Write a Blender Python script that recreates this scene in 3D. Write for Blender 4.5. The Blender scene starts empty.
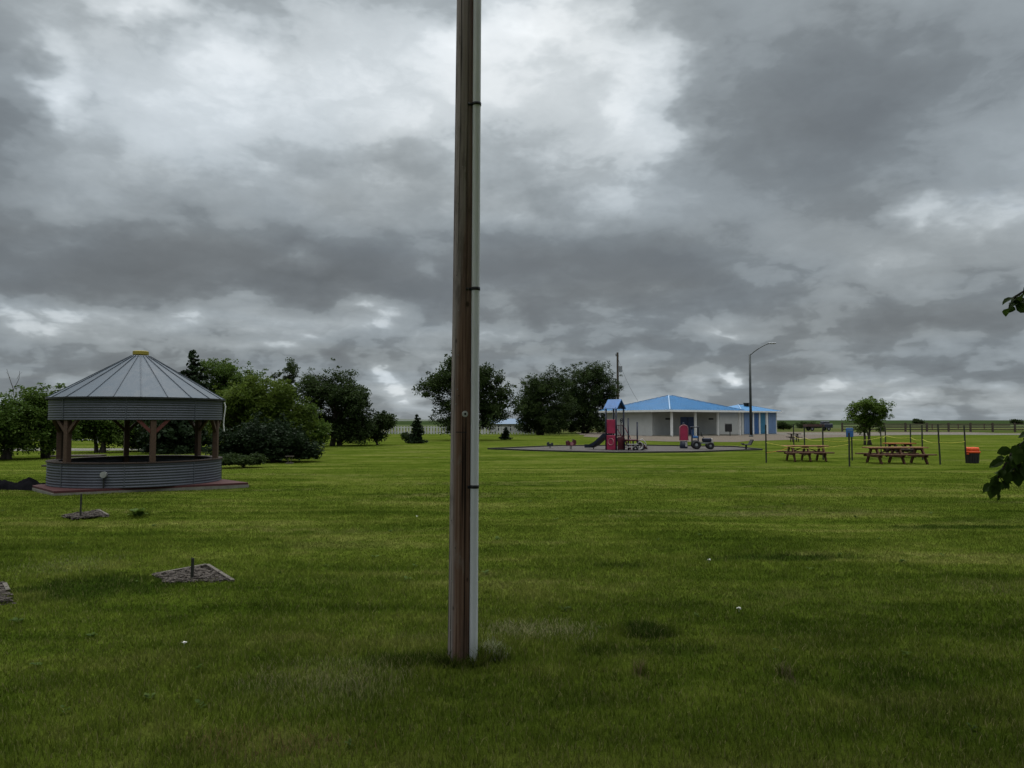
import bpy, math, random
import numpy as np
from mathutils import Vector, Matrix

# ------------------------------------------------------------------ camera
F, H0, PITCH = 745.0, 2.0, math.radians(2.77)
scn = bpy.context.scene
COL = scn.collection
R = math.radians
cam_d = bpy.data.cameras.new('camera')
cam = bpy.data.objects.new('camera', cam_d)
COL.objects.link(cam)
cam.location = (0, 0, H0)
cam.rotation_euler = (R(90) + PITCH, 0, 0)
cam_d.sensor_width = 36.0
cam_d.lens = 36.0 * F / 1024.0
cam_d.clip_start = 0.05
cam_d.clip_end = 20000.0
scn.camera = cam
scn.view_settings.view_transform = 'Standard'
scn.view_settings.look = 'None'
scn.view_settings.gamma = 1.0
scn.view_settings.exposure = 0.0
try:
    scn.view_settings.use_curve_mapping = False
except Exception:
    pass
scn.render.resolution_x, scn.render.resolution_y = 1024, 768
scn.cycles.max_bounces = 6
scn.cycles.transparent_max_bounces = 8


def ray(px, py):
    x, y = (px - 512.0) / F, (384.0 - py) / F
    c, s = math.cos(PITCH), math.sin(PITCH)
    return Vector((x, c - y * s, s + y * c))


def at(px, py, Y):
    d = ray(px, py)
    return Vector((0, 0, H0)) + d * (Y / d.y)


def G(px, py, z=0.0):
    d = ray(px, py)
    return Vector((0, 0, H0)) + d * ((z - H0) / d.z)


def X(px, Y):
    return at(px, 420, Y).x


def Z(py, Y):
    return at(512, py, Y).z


# ------------------------------------------------------------------ world
SUN_EL, SUN_AZ = R(58), R(-8)
world = bpy.data.worlds.new('World')
scn.world = world
world.use_nodes = True


class NT:
    """small helper for wiring node trees"""
    def __init__(self, tree):
        self.t = tree

    def n(self, typ, **kw):
        nd = self.t.nodes.new(typ)
        for k, v in kw.items():
            setattr(nd, k, v)
        return nd

    def put(self, sock, v):
        if hasattr(v, 'links') and hasattr(v, 'node'):
            self.t.links.new(v, sock)
        elif v is not None:
            sock.default_value = v

    def m(self, op, a, b=None, c=None, clamp=False):
        nd = self.n('ShaderNodeMath', operation=op)
        nd.use_clamp = clamp
        for i, v in enumerate((a, b, c)):
            if v is not None:
                self.put(nd.inputs[i], v)
        return nd.outputs[0]

    def v(self, op, a, b=None, scale=None):
        nd = self.n('ShaderNodeVectorMath', operation=op)
        self.put(nd.inputs[0], a)
        if b is not None:
            self.put(nd.inputs[1], b)
        if scale is not None:
            self.put(nd.inputs['Scale'], scale)
        return nd.outputs['Value'] if op in ('LENGTH', 'DOT_PRODUCT', 'DISTANCE') else nd.outputs[0]

    def noise(self, vec, scale, detail=4.0, rough=0.5, dist=0.0, color=False, dim='3D'):
        nd = self.n('ShaderNodeTexNoise', noise_dimensions=dim)
        if vec is not None:
            self.put(nd.inputs['Vector'], vec)
        nd.inputs['Scale'].default_value = scale
        nd.inputs['Detail'].default_value = detail
        nd.inputs['Roughness'].default_value = rough
        nd.inputs['Distortion'].default_value = dist
        return nd.outputs['Color' if color else 'Fac']

    def rng(self, v, a, b, c=0.0, d=1.0, mode='SMOOTHSTEP'):
        nd = self.n('ShaderNodeMapRange', interpolation_type=mode)
        self.put(nd.inputs['Value'], v)
        for k, x in (('From Min', a), ('From Max', b), ('To Min', c), ('To Max', d)):
            nd.inputs[k].default_value = x
        return nd.outputs[0]

    def mix(self, fac, a, b):
        nd = self.n('ShaderNodeMix', data_type='RGBA')
        self.put(nd.inputs[0], fac)
        for i, v in ((6, a), (7, b)):
            if isinstance(v, tuple) and len(v) == 3:
                v = (*v, 1.0)
            self.put(nd.inputs[i], v)
        return nd.outputs[2]

    def ramp(self, fac, stops, interp='LINEAR'):
        nd = self.n('ShaderNodeValToRGB')
        nd.color_ramp.interpolation = interp
        el = nd.color_ramp.elements
        while len(el) < len(stops):
            el.new(0.5)
        for e, (p, c) in zip(el, stops):
            e.position = p
            e.color = (*c, 1.0)
        self.put(nd.inputs[0], fac)
        return nd.outputs[0]

    def mapping(self, vec, scale=(1, 1, 1), rot=(0, 0, 0), loc=(0, 0, 0)):
        nd = self.n('ShaderNodeMapping')
        self.put(nd.inputs['Vector'], vec)
        nd.inputs['Scale'].default_value = scale
        nd.inputs['Rotation'].default_value = rot
        nd.inputs['Location'].default_value = loc
        return nd.outputs[0]


# cloud masses: (px, py, half-width px, half-height px, strength, softness 0..1)
CLOUDS = [
    # bright openings
    (180, 105, 190, 95, 0.17, 0.0), (330, 80, 150, 120, 0.10, 0.0), (375, 130, 70, 50, 0.08, 0.0), (60, 85, 40, 45, 0.16, 0.1), (125, -5, 60, 30, 0.22, 0.1),
    (400, 70, 170, 150, 0.12, 0.0), (455, 90, 60, 130, 0.12, 0.1), (560, 70, 130, 125, 0.20, 0.15),
    (535, 25, 90, 55, 0.18, 0.1), (640, 100, 55, 80, 0.16, 0.3), (225, 55, 60, 60, 0.10, 0.2),
    (590, 170, 110, 60, 0.10, 0.0),
    # low bright band under the left cloud base
    (70, 316, 150, 26, 0.19, 0.1), (270, 310, 120, 34, 0.21, 0.1), (375, 325, 90, 28, 0.17, 0.1), (240, 292, 30, 12, .14, .1),
    (298, 258, 26, 16, 0.16, 0.1), (430, 275, 22, 14, 0.10, 0.1),
    (720, 322, 48, 18, 0.14, 0.2), (730, 379, 14, 8, 0.30, 0.0), (716, 376, 14, 6, 0.12, 0.0), (695, 372, 22, 14, 0.14, 0.2),
    (905, 210, 34, 22, 0.16, 0.1), (985, 215, 70, 34, 0.12, 0.1), (865, 265, 80, 26, 0.10, 0.1),
    (396, 394, 30, 16, 0.20, 0.1), (385, 375, 16, 9, .14, .0), (250, 345, 60, 8, .10, .1), (55, 380, 40, 8, .12, .1), (610, 360, 50, 8, .10, .1), (985, 385, 40, 10, .12, .1), (420, 372, 60, 26, 0.10, 0.2), (940, 402, 130, 22, 0.08, 0.1),
    (860, 380, 50, 14, 0.12, 0.2), (905, 350, 160, 8, 0.03, 0.1),
    # dark bases
    (-40, 130, 100, 130, -0.20, 0.1), (20, 262, 210, 60, -0.17, 0.2), (220, 262, 200, 60, -0.22, 0.2),
    (350, 300, 130, 55, -0.16, 0.2), (410, 250, 160, 60, -0.14, 0.1),
    (800, 110, 165, 140, -0.20, 0.1), (850, 110, 110, 120, -0.09, 0.1), (960, 60, 130, 90, -0.06, 0.1),
    (590, 250, 180, 50, -0.18, 0.1), (560, 290, 160, 42, -0.16, 0.2), (760, 285, 160, 50, -0.12, 0.1),
    (640, 345, 100, 24, -0.10, 0.1), (900, 315, 190, 26, -0.10, 0.1), (880, 365, 160, 16, -0.07, 0.1),
    (120, 372, 190, 22, -0.12, 0.1), (330, 362, 120, 22, -0.12, 0.1), (260, 20, 50, 60, -0.06, 0.1),
]


def build_world():
    t = NT(world.node_tree)
    world.node_tree.nodes.clear()
    out = t.n('ShaderNodeOutputWorld')
    bg = t.n('ShaderNodeBackground')
    bg.inputs['Strength'].default_value = 0.1
    world.node_tree.links.new(bg.outputs[0], out.inputs[0])
    sky = t.n('ShaderNodeTexSky', sky_type='NISHITA')
    sky.sun_disc = False
    sky.sun_elevation = SUN_EL
    sky.sun_rotation = SUN_AZ
    d = t.n('ShaderNodeTexCoord').outputs['Generated']
    sx = t.n('ShaderNodeSeparateXYZ')
    t.put(sx.inputs[0], d)
    az = t.m('ARCTAN2', sx.outputs[0], sx.outputs[1])
    el = t.m('ARCSINE', sx.outputs[2])
    cp = t.n('ShaderNodeCombineXYZ')
    t.put(cp.inputs[0], az)
    t.put(cp.inputs[1], el)
    p0 = cp.outputs[0]
    # cloud-deck coordinates: a flat layer seen in perspective
    den = t.m('ADD', t.m('MAXIMUM', sx.outputs[2], 0.0), 0.14)
    cq = t.n('ShaderNodeCombineXYZ')
    t.put(cq.inputs[0], t.m('DIVIDE', sx.outputs[0], den))
    t.put(cq.inputs[1], t.m('DIVIDE', sx.outputs[1], den))
    q = cq.outputs[0]
    hfac = t.rng(el, 0.0, 0.35, 0.22, 1.0)            # flatter warps close to the horizon
    w1 = t.v('SUBTRACT', t.noise(q, 1.25, 3, 0.55, color=True), (0.5, 0.5, 0.5))
    w2 = t.v('SUBTRACT', t.noise(t.mapping(d, (1, 1, 1.8)), 9.0, 4, 0.6, color=True), (0.5, 0.5, 0.5))
    wv = t.v('ADD', t.v('SCALE', w1, scale=0.16), t.v('SCALE', w2, scale=0.17))
    wv = t.v('SCALE', wv, scale=hfac)
    wv = t.v('MULTIPLY', wv, (1.0, 0.75, 0.0))
    p = t.v('ADD', p0, wv)
    acc = None
    for (px, py, hw, hh, amp, soft) in CLOUDS:
        r = ray(px, py).normalized()
        a0, e0 = math.atan2(r.x, r.y), math.asin(r.z)
        r1, r2 = ray(px + hw, py).normalized(), ray(px, py - hh).normalized()
        sa = abs(math.atan2(r1.x, r1.y) - a0)
        se = abs(math.asin(r2.z) - e0)
        u = t.v('MULTIPLY', t.v('SUBTRACT', p, (a0, e0, 0)), (1 / sa, 1 / se, 1))
        f = t.rng(t.v('LENGTH', u), soft, 1.25, 1.0, 0.0)
        acc = t.m('MULTIPLY', f, amp) if acc is None else t.m('MULTIPLY_ADD', f, amp, acc)
    # billows and wisps: torn edges where a dark base meets a bright opening
    q2 = t.v('ADD', q, t.v('SCALE', w1, scale=0.7))
    d2 = t.mapping(t.v('ADD', d, t.v('SCALE', w2, scale=0.10)), (1, 1, 1.75))
    b1 = t.noise(q2, 2.4, 8, 0.54)
    b2 = t.noise(d2, 6.0, 9, 0.56)
    b4 = t.noise(t.mapping(d2, (1, 1, 1.5), loc=(3, 1, 2)), 15.0, 7, 0.54)
    b3 = t.noise(q, 0.55, 3, 0.5)
    k1 = t.m('SUBTRACT', b1, 0.5)
    k2 = t.m('SUBTRACT', b2, 0.5)
    k4 = t.m('SUBTRACT', b4, 0.5)
    low = t.rng(el, 0.05, 0.32, 1.0, 0.60)
    infront = t.rng(sx.outputs[1], 0.2, 0.6, 0.0, 1.0)
    back = t.m('MULTIPLY', t.m('SUBTRACT', 1.0, infront), t.m('MULTIPLY', t.m('SUBTRACT', b3, 0.45), 0.8))
    E = t.m('ADD', t.m('ADD', acc, back), t.m('MULTIPLY', t.m('ADD', t.m('MULTIPLY', k1, 0.30), t.m('MULTIPLY', k2, 0.36)), low))
    vo = t.n('ShaderNodeTexVoronoi', feature='F1')
    vo.inputs['Scale'].default_value = 11.0
    vo.inputs['Detail'].default_value = 1.0
    vo.inputs['Roughness'].default_value = 0.55
    t.put(vo.inputs['Vector'], t.mapping(d2, (1, 1, 1.25)))
    k5 = t.m('SUBTRACT', 0.44, vo.outputs['Distance'])      # cauliflower tops
    E1 = t.m('ADD', E, t.m('ADD', t.m('MULTIPLY', k4, 0.22), t.m('MULTIPLY', k5, t.rng(el, 0.04, 0.25, 0.40, 0.10))))
    edge = t.m('ADD', t.rng(E1, 0.02, 0.11, -0.05, 0.05), t.rng(E1, 0.17, 0.27, -0.035, 0.065))
    edge = t.m('ADD', edge, t.rng(E1, -0.20, -0.12, -0.035, 0.035))
    edge = t.m('MULTIPLY', edge, t.rng(el, 0.10, 0.30, 1.15, 0.55))   # crisper far off, softer overhead
    fine = t.m('ADD', t.m('MULTIPLY', k4, 0.14), t.m('MULTIPLY', k5, t.rng(el, 0.04, 0.25, 0.22, 0.06)))
    L = t.m('ADD', t.m('ADD', 0.525, t.m('MULTIPLY', E, 0.95)), t.m('ADD', edge, t.m('MULTIPLY', fine, low)))
    L = t.m('ADD', L, t.rng(el, 0.58, 1.1, 0.0, 0.70))     # the deck is brightest overhead
    L = t.m('ADD', L, t.rng(el, 0.0, 0.07, 0.06, 0.0))
    col = t.ramp(t.m('MULTIPLY', L, 0.8, clamp=True), [
        (0.00, (1.30, 1.45, 1.56)), (0.14, (1.62, 1.81, 1.95)), (0.26, (2.14, 2.41, 2.58)), (0.38, (3.05, 3.42, 3.64)),
        (0.50, (4.62, 5.12, 5.42)), (0.62, (6.6, 7.15, 7.5)), (0.74, (8.4, 8.9, 9.25)), (1.0, (16.0, 16.6, 17.0))])
    col = t.mix(t.rng(t.noise(q, 0.9, 3, 0.5, 0.3), 0.35, 0.65), t.v('MULTIPLY', col, (0.985, 1.0, 1.02)), t.v('MULTIPLY', col, (1.012, 1.0, 0.985)))
    col = t.v('SCALE', col, scale=t.rng(el, 0.62, 1.15, 1.0, 2.2))
    # below the horizon: plain grey ground bounce
    col = t.mix(t.rng(sx.outputs[2], -0.06, -0.01), (1.0, 1.1, 0.8), col)
    # thin spots let a little blue through
    cover = t.rng(t.noise(q, 1.7, 4, 0.6), 0.22, 0.36, 0.90, 0.985)
    fin = t.mix(cover, sky.outputs[0], col)
    t.put(bg.inputs['Color'], fin)


build_world()
sun_d = bpy.data.lights.new('sun', 'SUN')
sun_d.energy = 1.4
sun_d.angle = R(45)
sun_d.color = (1.0, 0.97, 0.92)
sun = bpy.data.objects.new('sun', sun_d)
COL.objects.link(sun)
sun.location = (0, 0, 50)
sdir = Vector((math.sin(SUN_AZ) * math.cos(SUN_EL), math.cos(SUN_AZ) * math.cos(SUN_EL), math.sin(SUN_EL)))
sun.rotation_euler = sdir.to_track_quat('Z', 'Y').to_euler()
# === END SKY

# ------------------------------------------------------------------ mesh helpers


class MB:
    def __init__(self):
        self.v, self.f = [], []

    def add(self, vs, fs, M=None):
        o = len(self.v)
        for p in vs:
            p = Vector(p)
            self.v.append(tuple(M @ p if M else p))
        self.f += [tuple(i + o for i in f) for f in fs]
        return self

    def box(self, c, s, rz=0.0, M=None, bev=0.0):
        x, y, z = s[0] / 2, s[1] / 2, s[2] / 2
        if bev <= 0:
            vs = [(-x, -y, -z), (x, -y, -z), (x, y, -z), (-x, y, -z), (-x, -y, z), (x, -y, z), (x, y, z), (-x, y, z)]
            fs = [(0, 3, 2, 1), (4, 5, 6, 7), (0, 1, 5, 4), (1, 2, 6, 5), (2, 3, 7, 6), (3, 0, 4, 7)]
        else:
            vs, fs = [], []
            b = min(bev, x * .9, y * .9, z * .9)
            ring = [(-x + b, -y), (x - b, -y), (x, -y + b), (x, y - b), (x - b, y), (-x + b, y), (-x, y - b), (-x, -y + b)]
            inn = [(-x + b, -y + b), (x - b, -y + b), (x - b, -y + b), (x - b, y - b), (x - b, y - b), (-x + b, y - b), (-x + b, y - b), (-x + b, -y + b)]
            for rr, zz in ((inn, -z), (ring, -z + b), (ring, z - b), (inn, z)):
                vs += [(a, q, zz) for a, q in rr]
            for k in range(3):
                for i in range(8):
                    j = (i + 1) % 8
                    fs.append((k * 8 + i, k * 8 + j, k * 8 + 8 + j, k * 8 + 8 + i))
            fs.append(tuple(range(7, -1, -1)))
            fs.append(tuple(range(24, 32)))
        T = Matrix.Translation(Vector(c)) @ Matrix.Rotation(rz, 4, 'Z')
        if M:
            T = M @ T
        return self.add(vs, fs, T)

    def bar(self, a, b, w, h):
        """a square bar from a to b"""
        a, b = Vector(a), Vector(b)
        d = b - a
        L = d.length
        q = d.to_track_quat('X', 'Z').to_matrix().to_4x4()
        return self.box((0, 0, 0), (L, w, h), M=Matrix.Translation((a + b) / 2) @ q)

    def tube(self, pts, rad, n=8, cap=True):
        pts = [Vector(p) for p in pts]
        if not hasattr(rad, '__len__'):
            rad = [rad] * len(pts)
        o = len(self.v)
        up = Vector((0, 0, 1))
        prev = None
        for i, p in enumerate(pts):
            d = (pts[min(i + 1, len(pts) - 1)] - pts[max(i - 1, 0)]).normalized()
            if prev is None:
                ref = up if abs(d.z) < 0.9 else Vector((1, 0, 0))
                a = d.cross(ref).normalized()
            else:
                a = (prev - d * prev.dot(d)).normalized()
            prev = a
            b = d.cross(a)
            for k in range(n):
                t = 2 * math.pi * k / n
                self.v.append(tuple(p + (a * math.cos(t) + b * math.sin(t)) * rad[i]))
        for i in range(len(pts) - 1):
            for k in range(n):
                j = (k + 1) % n
                self.f.append((o + i * n + k, o + i * n + j, o + (i + 1) * n + j, o + (i + 1) * n + k))
        if cap:
            self.f.append(tuple(o + k for k in range(n - 1, -1, -1)))
            self.f.append(tuple(o + (len(pts) - 1) * n + k for k in range(n)))
        return self

    def lathe(self, prof, n=32, c=(0, 0, 0), M=None, closed=False):
        vs, fs = [], []
        for r, z in prof:
            for k in range(n):
                t = 2 * math.pi * k / n
                vs.append((c[0] + r * math.cos(t), c[1] + r * math.sin(t), c[2] + z))
        m = len(prof)
        for i in range(m if closed else m - 1):
            i2 = (i + 1) % m
            for k in range(n):
                j = (k + 1) % n
                fs.append((i * n + k, i * n + j, i2 * n + j, i2 * n + k))
        return self.add(vs, fs, M)

    def torus(self, c, Rr, r, axis='Y', n=24, k=8, M=None):
        prof = [(Rr + r * math.cos(2 * math.pi * i / k), r * math.sin(2 * math.pi * i / k)) for i in range(k)]
        rot = {'Z': Matrix.Identity(4), 'Y': Matrix.Rotation(R(90), 4, 'X'), 'X': Matrix.Rotation(R(90), 4, 'Y')}[axis]
        T = Matrix.Translation(Vector(c)) @ rot
        return self.lathe(prof, n, M=(M @ T) if M else T, closed=True)

    def disc(self, c, r, h, axis='Y', n=20, M=None):
        prof = [(0.001, -h / 2), (r, -h / 2), (r, h / 2), (0.001, h / 2)]
        rot = {'Z': Matrix.Identity(4), 'Y': Matrix.Rotation(R(90), 4, 'X'), 'X': Matrix.Rotation(R(90), 4, 'Y')}[axis]
        T = Matrix.Translation(Vector(c)) @ rot
        return self.lathe(prof, n, M=(M @ T) if M else T)

    def prism(self, poly, z0, z1):
        n = len(poly)
        vs = [(p[0], p[1], z0) for p in poly] + [(p[0], p[1], z1) for p in poly]
        fs = [tuple(range(n - 1, -1, -1)), tuple(range(n, 2 * n))]
        for i in range(n):
            j = (i + 1) % n
            fs.append((i, j, n + j, n + i))
        return self.add(vs, fs)

    def build(self, name, mat, parent=None, smooth=False, loc=None):
        me = bpy.data.meshes.new(name)
        me.from_pydata(self.v, [], self.f)
        me.update()
        if smooth:
            me.polygons.foreach_set('use_smooth', [True] * len(me.polygons))
        me.materials.append(mat)
        o = bpy.data.objects.new(name, me)
        COL.objects.link(o)
        if parent:
            o.parent = parent
        if loc is not None:
            o.location = loc
        return o


def tag(o, label=None, cat=None, group=None, kind=None):
    for k, v in (('label', label), ('category', cat), ('group', group), ('kind', kind)):
        if v:
            o[k] = v
    return o


def thing(name, label, cat, loc=(0, 0, 0), rz=0.0, group=None):
    o = bpy.data.objects.new(name, None)
    o.empty_display_size = 0.2
    COL.objects.link(o)
    o.location = loc
    o.rotation_euler = (0, 0, rz)
    return tag(o, label, cat, group)


def copy_tree(o, parent=None):
    c = o.copy()
    COL.objects.link(c)
    if parent:
        c.parent = parent
    for ch in list(o.children):
        copy_tree(ch, c)
    return c


# ------------------------------------------------------------------ materials
def new_mat(name, rough=0.7, metal=0.0, spec=0.4):
    m = bpy.data.materials.new(name)
    m.use_nodes = True
    t = NT(m.node_tree)
    b = m.node_tree.nodes['Principled BSDF']
    b.inputs['Roughness'].default_value = rough
    b.inputs['Metallic'].default_value = metal
    b.inputs['Specular IOR Level'].default_value = spec
    return m, t, b


def bump(t, b, h, strength=0.3, dist=0.02):
    nd = t.n('ShaderNodeBump')
    nd.inputs['Strength'].default_value = strength
    nd.inputs['Distance'].default_value = dist
    t.put(nd.inputs['Height'], h)
    t.put(b.inputs['Normal'], nd.outputs[0])


def simple(name, c, rough=0.7, metal=0.0, var=0.25, scale=3.0, spec=0.4, c2=None, bmp=0.0):
    """a colour with uneven wear"""
    m, t, b = new_mat(name, rough, metal, spec)
    co = t.n('ShaderNodeTexCoord').outputs['Object']
    n = t.noise(co, scale, 6, 0.62)
    lo = tuple(x * (1 - var) for x in c)
    hi = c2 if c2 else tuple(min(1, x * (1 + var)) for x in c)
    t.put(b.inputs['Base Color'], t.ramp(n, [(0.3, lo), (0.5, c), (0.72, hi)]))
    t.put(b.inputs['Roughness'], t.rng(n, 0.2, 0.8, max(0.05, rough - 0.12), min(1, rough + 0.12), 'LINEAR'))
    if bmp:
        bump(t, b, t.noise(co, scale * 6, 4, 0.6), bmp, 0.02)
    return m


def lawn_colour(t):
    """colour of the mown grass at a world position, shared by ground and blades"""
    pos = t.n('ShaderNodeNewGeometry').outputs['Position']
    flat = t.v('MULTIPLY', pos, (1, 1, 0))
    n1 = t.noise(flat, 0.22, 3, 0.5)
    n2 = t.noise(t.mapping(flat, (0.34, 1.05, 1), (0, 0, R(-6))), 0.62, 5, 0.62, 0.6)
    n3 = t.noise(flat, 2.3, 5, 0.62)
    n4 = t.noise(t.mapping(flat, (0.22, 1.0, 1), (0, 0, R(9))), 0.42, 4, 0.6)
    # mower passes: long faint stripes
    n5 = t.noise(t.mapping(flat, (0.07, 1.5, 1), (0, 0, R(-8))), 0.9, 3, 0.5)
    s = t.m('ADD', t.m('ADD', t.m('MULTIPLY', n2, 0.34), t.m('MULTIPLY', n5, 0.26)), t.m('ADD', t.m('MULTIPLY', n1, 0.20), t.m('MULTIPLY', n3, 0.20)))
    c = t.ramp(s, [(0.37, (0.022, 0.039, 0.003)), (0.45, (0.050, 0.075, 0.008)), (0.52, (0.081, 0.107, 0.014)),
                   (0.60, (0.142, 0.150, 0.036))])
    # dry, strawy growth
    dry = t.m('MULTIPLY', t.rng(n4, 0.52, 0.70), t.rng(n3, 0.40, 0.62))
    c = t.mix(t.m('MULTIPLY', dry, 0.75), c, (0.150, 0.140, 0.052))
    return pos, flat, c, n3


def zone(t, flat, px, py, hw, hh, nz, soft=0.45, rot=0.0):
    """worn or lush patch on the lawn, centred where it lies on the ground"""
    c = G(px, py)
    a, b_ = G(px + hw, py), G(px, py - hh)
    u = t.v('SUBTRACT', flat, (c.x, c.y, 0))
    if rot:
        u = t.mapping(u, rot=(0, 0, -rot))
    u = t.v('MULTIPLY', u, (1 / abs(a.x - c.x), 1 / abs(b_.y - c.y), 0))
    return t.rng(t.m('ADD', t.v('LENGTH', u), t.m('MULTIPLY', t.m('SUBTRACT', nz, 0.5), 1.3)), soft, 1.1, 1.0, 0.0)


def lawn_patches(t, flat, c, n3, rnd=None):
    lush = (0.016, 0.032, 0.004)
    for (px, py, hw, hh, k) in ((95, 588, 90, 16, 0.8), (415, 664, 60, 9, 0.6), (645, 635, 32, 10, 0.85),
                                (650, 652, 90, 7, 0.6), (785, 559, 95, 3.5, 0.85), (960, 527, 90, 3, 0.75),
                                (620, 566, 40, 3.5, 0.6), (330, 545, 80, 6, 0.35), (820, 640, 90, 14, 0.3),
                                (560, 700, 120, 10, 0.35), (920, 700, 100, 40, 0.4)):
        c = t.mix(t.m('MULTIPLY', zone(t, flat, px, py, hw, hh, n3), k), c, lush)
    for (px, py, hw, hh, k, col) in ((535, 632, 75, 13, 0.75, (0.20, 0.195, 0.10)), (70, 565, 60, 12, 0.45, (0.12, 0.13, 0.05)),
                                     (330, 682, 110, 24, 0.55, (0.17, 0.165, 0.08)), (280, 740, 110, 24, 0.6, (0.14, 0.105, 0.045)),
                                     (430, 640, 50, 8, 0.4, (0.13, 0.13, 0.05)), (492, 652, 20, 12, 0.7, (0.24, 0.25, 0.17)),
                                     (740, 514, 60, 4, 0.5, (0.14, 0.14, 0.05)), (620, 516, 30, 3, 0.5, (0.14, 0.14, 0.05)),
                                     (640, 672, 12, 14, 0.5, (0.15, 0.12, 0.06)), (785, 675, 8, 16, 0.55, (0.13, 0.11, 0.06)),
                                     (990, 590, 40, 9, 0.3, (0.13, 0.13, 0.05))):
        z = zone(t, flat, px, py, hw, hh, n3, 0.1)
        f = t.m('MULTIPLY', z, k * .5) if rnd is None else t.m('LESS_THAN', rnd, t.m('MULTIPLY', z, k * .8))
        c = t.mix(f, c, col)
    return c


def mat_ground():
    m, t, b = new_mat('lawn_ground', 0.95, spec=0.0)
    pos, flat, c, n3 = lawn_colour(t)
    c = lawn_patches(t, flat, c, n3)
    sp = t.n('ShaderNodeSeparateXYZ')
    t.put(sp.inputs[0], flat)
    nz = t.noise(flat, 0.03, 4, 0.6)
    y = t.m('ADD', sp.outputs[1], t.m('MULTIPLY', t.m('SUBTRACT', nz, 0.5), 40))
    past = t.ramp(t.noise(t.mapping(flat, (0.3, 1, 1)), 0.05, 5, 0.65), [(0.35, (0.040, 0.062, 0.014)), (0.5, (0.075, 0.085, 0.030)), (0.65, (0.120, 0.105, 0.050))])
    c = t.mix(t.rng(y, 95, 112), c, past)
    c = t.mix(t.rng(y, 165, 200), c, (0.075, 0.092, 0.045))
    crop = t.ramp(t.noise(t.mapping(flat, (0.2, 1, 1)), 0.006, 4, 0.6), [(0.4, (0.020, 0.036, 0.016)), (0.6, (0.040, 0.055, 0.025))])
    c = t.mix(t.rng(y, 300, 340), c, crop)
    c = t.v('SCALE', c, scale=0.84)
    fine = t.noise(flat, 38.0, 4, 0.7)
    mid = t.noise(flat, 7.0, 5, 0.7)
    k = t.m('ADD', t.m('MULTIPLY', fine, 0.5), t.m('MULTIPLY', mid, 0.5))
    c = t.mix(t.rng(k, 0.40, 0.60, 0.42, 0.0, 'LINEAR'), c, (0.024, 0.040, 0.004))
    t.put(b.inputs['Base Color'], c)
    bump(t, b, k, 0.7, 0.08)
    return m


def mat_blades():
    m, t, b = new_mat('grass_blades', 0.85, spec=0.04)
    pos, flat, c, n3 = lawn_colour(t)
    att = t.n('ShaderNodeAttribute', attribute_name='tint')
    sp = t.n('ShaderNodeSeparateColor')
    t.put(sp.inputs[0], att.outputs['Color'])
    c = lawn_patches(t, flat, c, n3, sp.outputs[2])
    c = t.mix(t.rng(sp.outputs[0], 0.76, 1.0, 0.0, 0.9, 'LINEAR'), c, (0.20, 0.18, 0.08))
    hs = t.n('ShaderNodeHueSaturation')
    t.put(hs.inputs['Value'], t.rng(sp.outputs[1], 0, 1, 0.70, 1.75, 'LINEAR'))
    t.put(hs.inputs['Color'], c)
    c = hs.outputs[0]
    t.put(b.inputs['Base Color'], c)
    tr = t.n('ShaderNodeBsdfTranslucent')
    t.put(tr.inputs[0], c)
    mx = t.n('ShaderNodeMixShader')
    mx.inputs[0].default_value = 0.35
    m.node_tree.links.new(b.outputs[0], mx.inputs[1])
    m.node_tree.links.new(tr.outputs[0], mx.inputs[2])
    m.node_tree.links.new(mx.outputs[0], m.node_tree.nodes['Material Output'].inputs[0])
    return m


def mat_leaf(name, dark, mid, light, trans=0.3, rough=0.5):
    m, t, b = new_mat(name, rough, spec=0.05)
    co = t.n('ShaderNodeTexCoord').outputs['Object']
    n = t.m('ADD', t.m('MULTIPLY', t.noise(co, 0.55, 3, 0.6), 0.6), t.m('MULTIPLY', t.noise(co, 5.0, 2, 0.6), 0.4))
    c = t.ramp(n, [(0.36, dark), (0.5, mid), (0.64, light)])
    t.put(b.inputs['Base Color'], c)
    tr = t.n('ShaderNodeBsdfTranslucent')
    t.put(tr.inputs[0], c)
    mx = t.n('ShaderNodeMixShader')
    mx.inputs[0].default_value = trans
    m.node_tree.links.new(b.outputs[0], mx.inputs[1])
    m.node_tree.links.new(tr.outputs[0], mx.inputs[2])
    m.node_tree.links.new(mx.outputs[0], m.node_tree.nodes['Material Output'].inputs[0])
    return m


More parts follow.
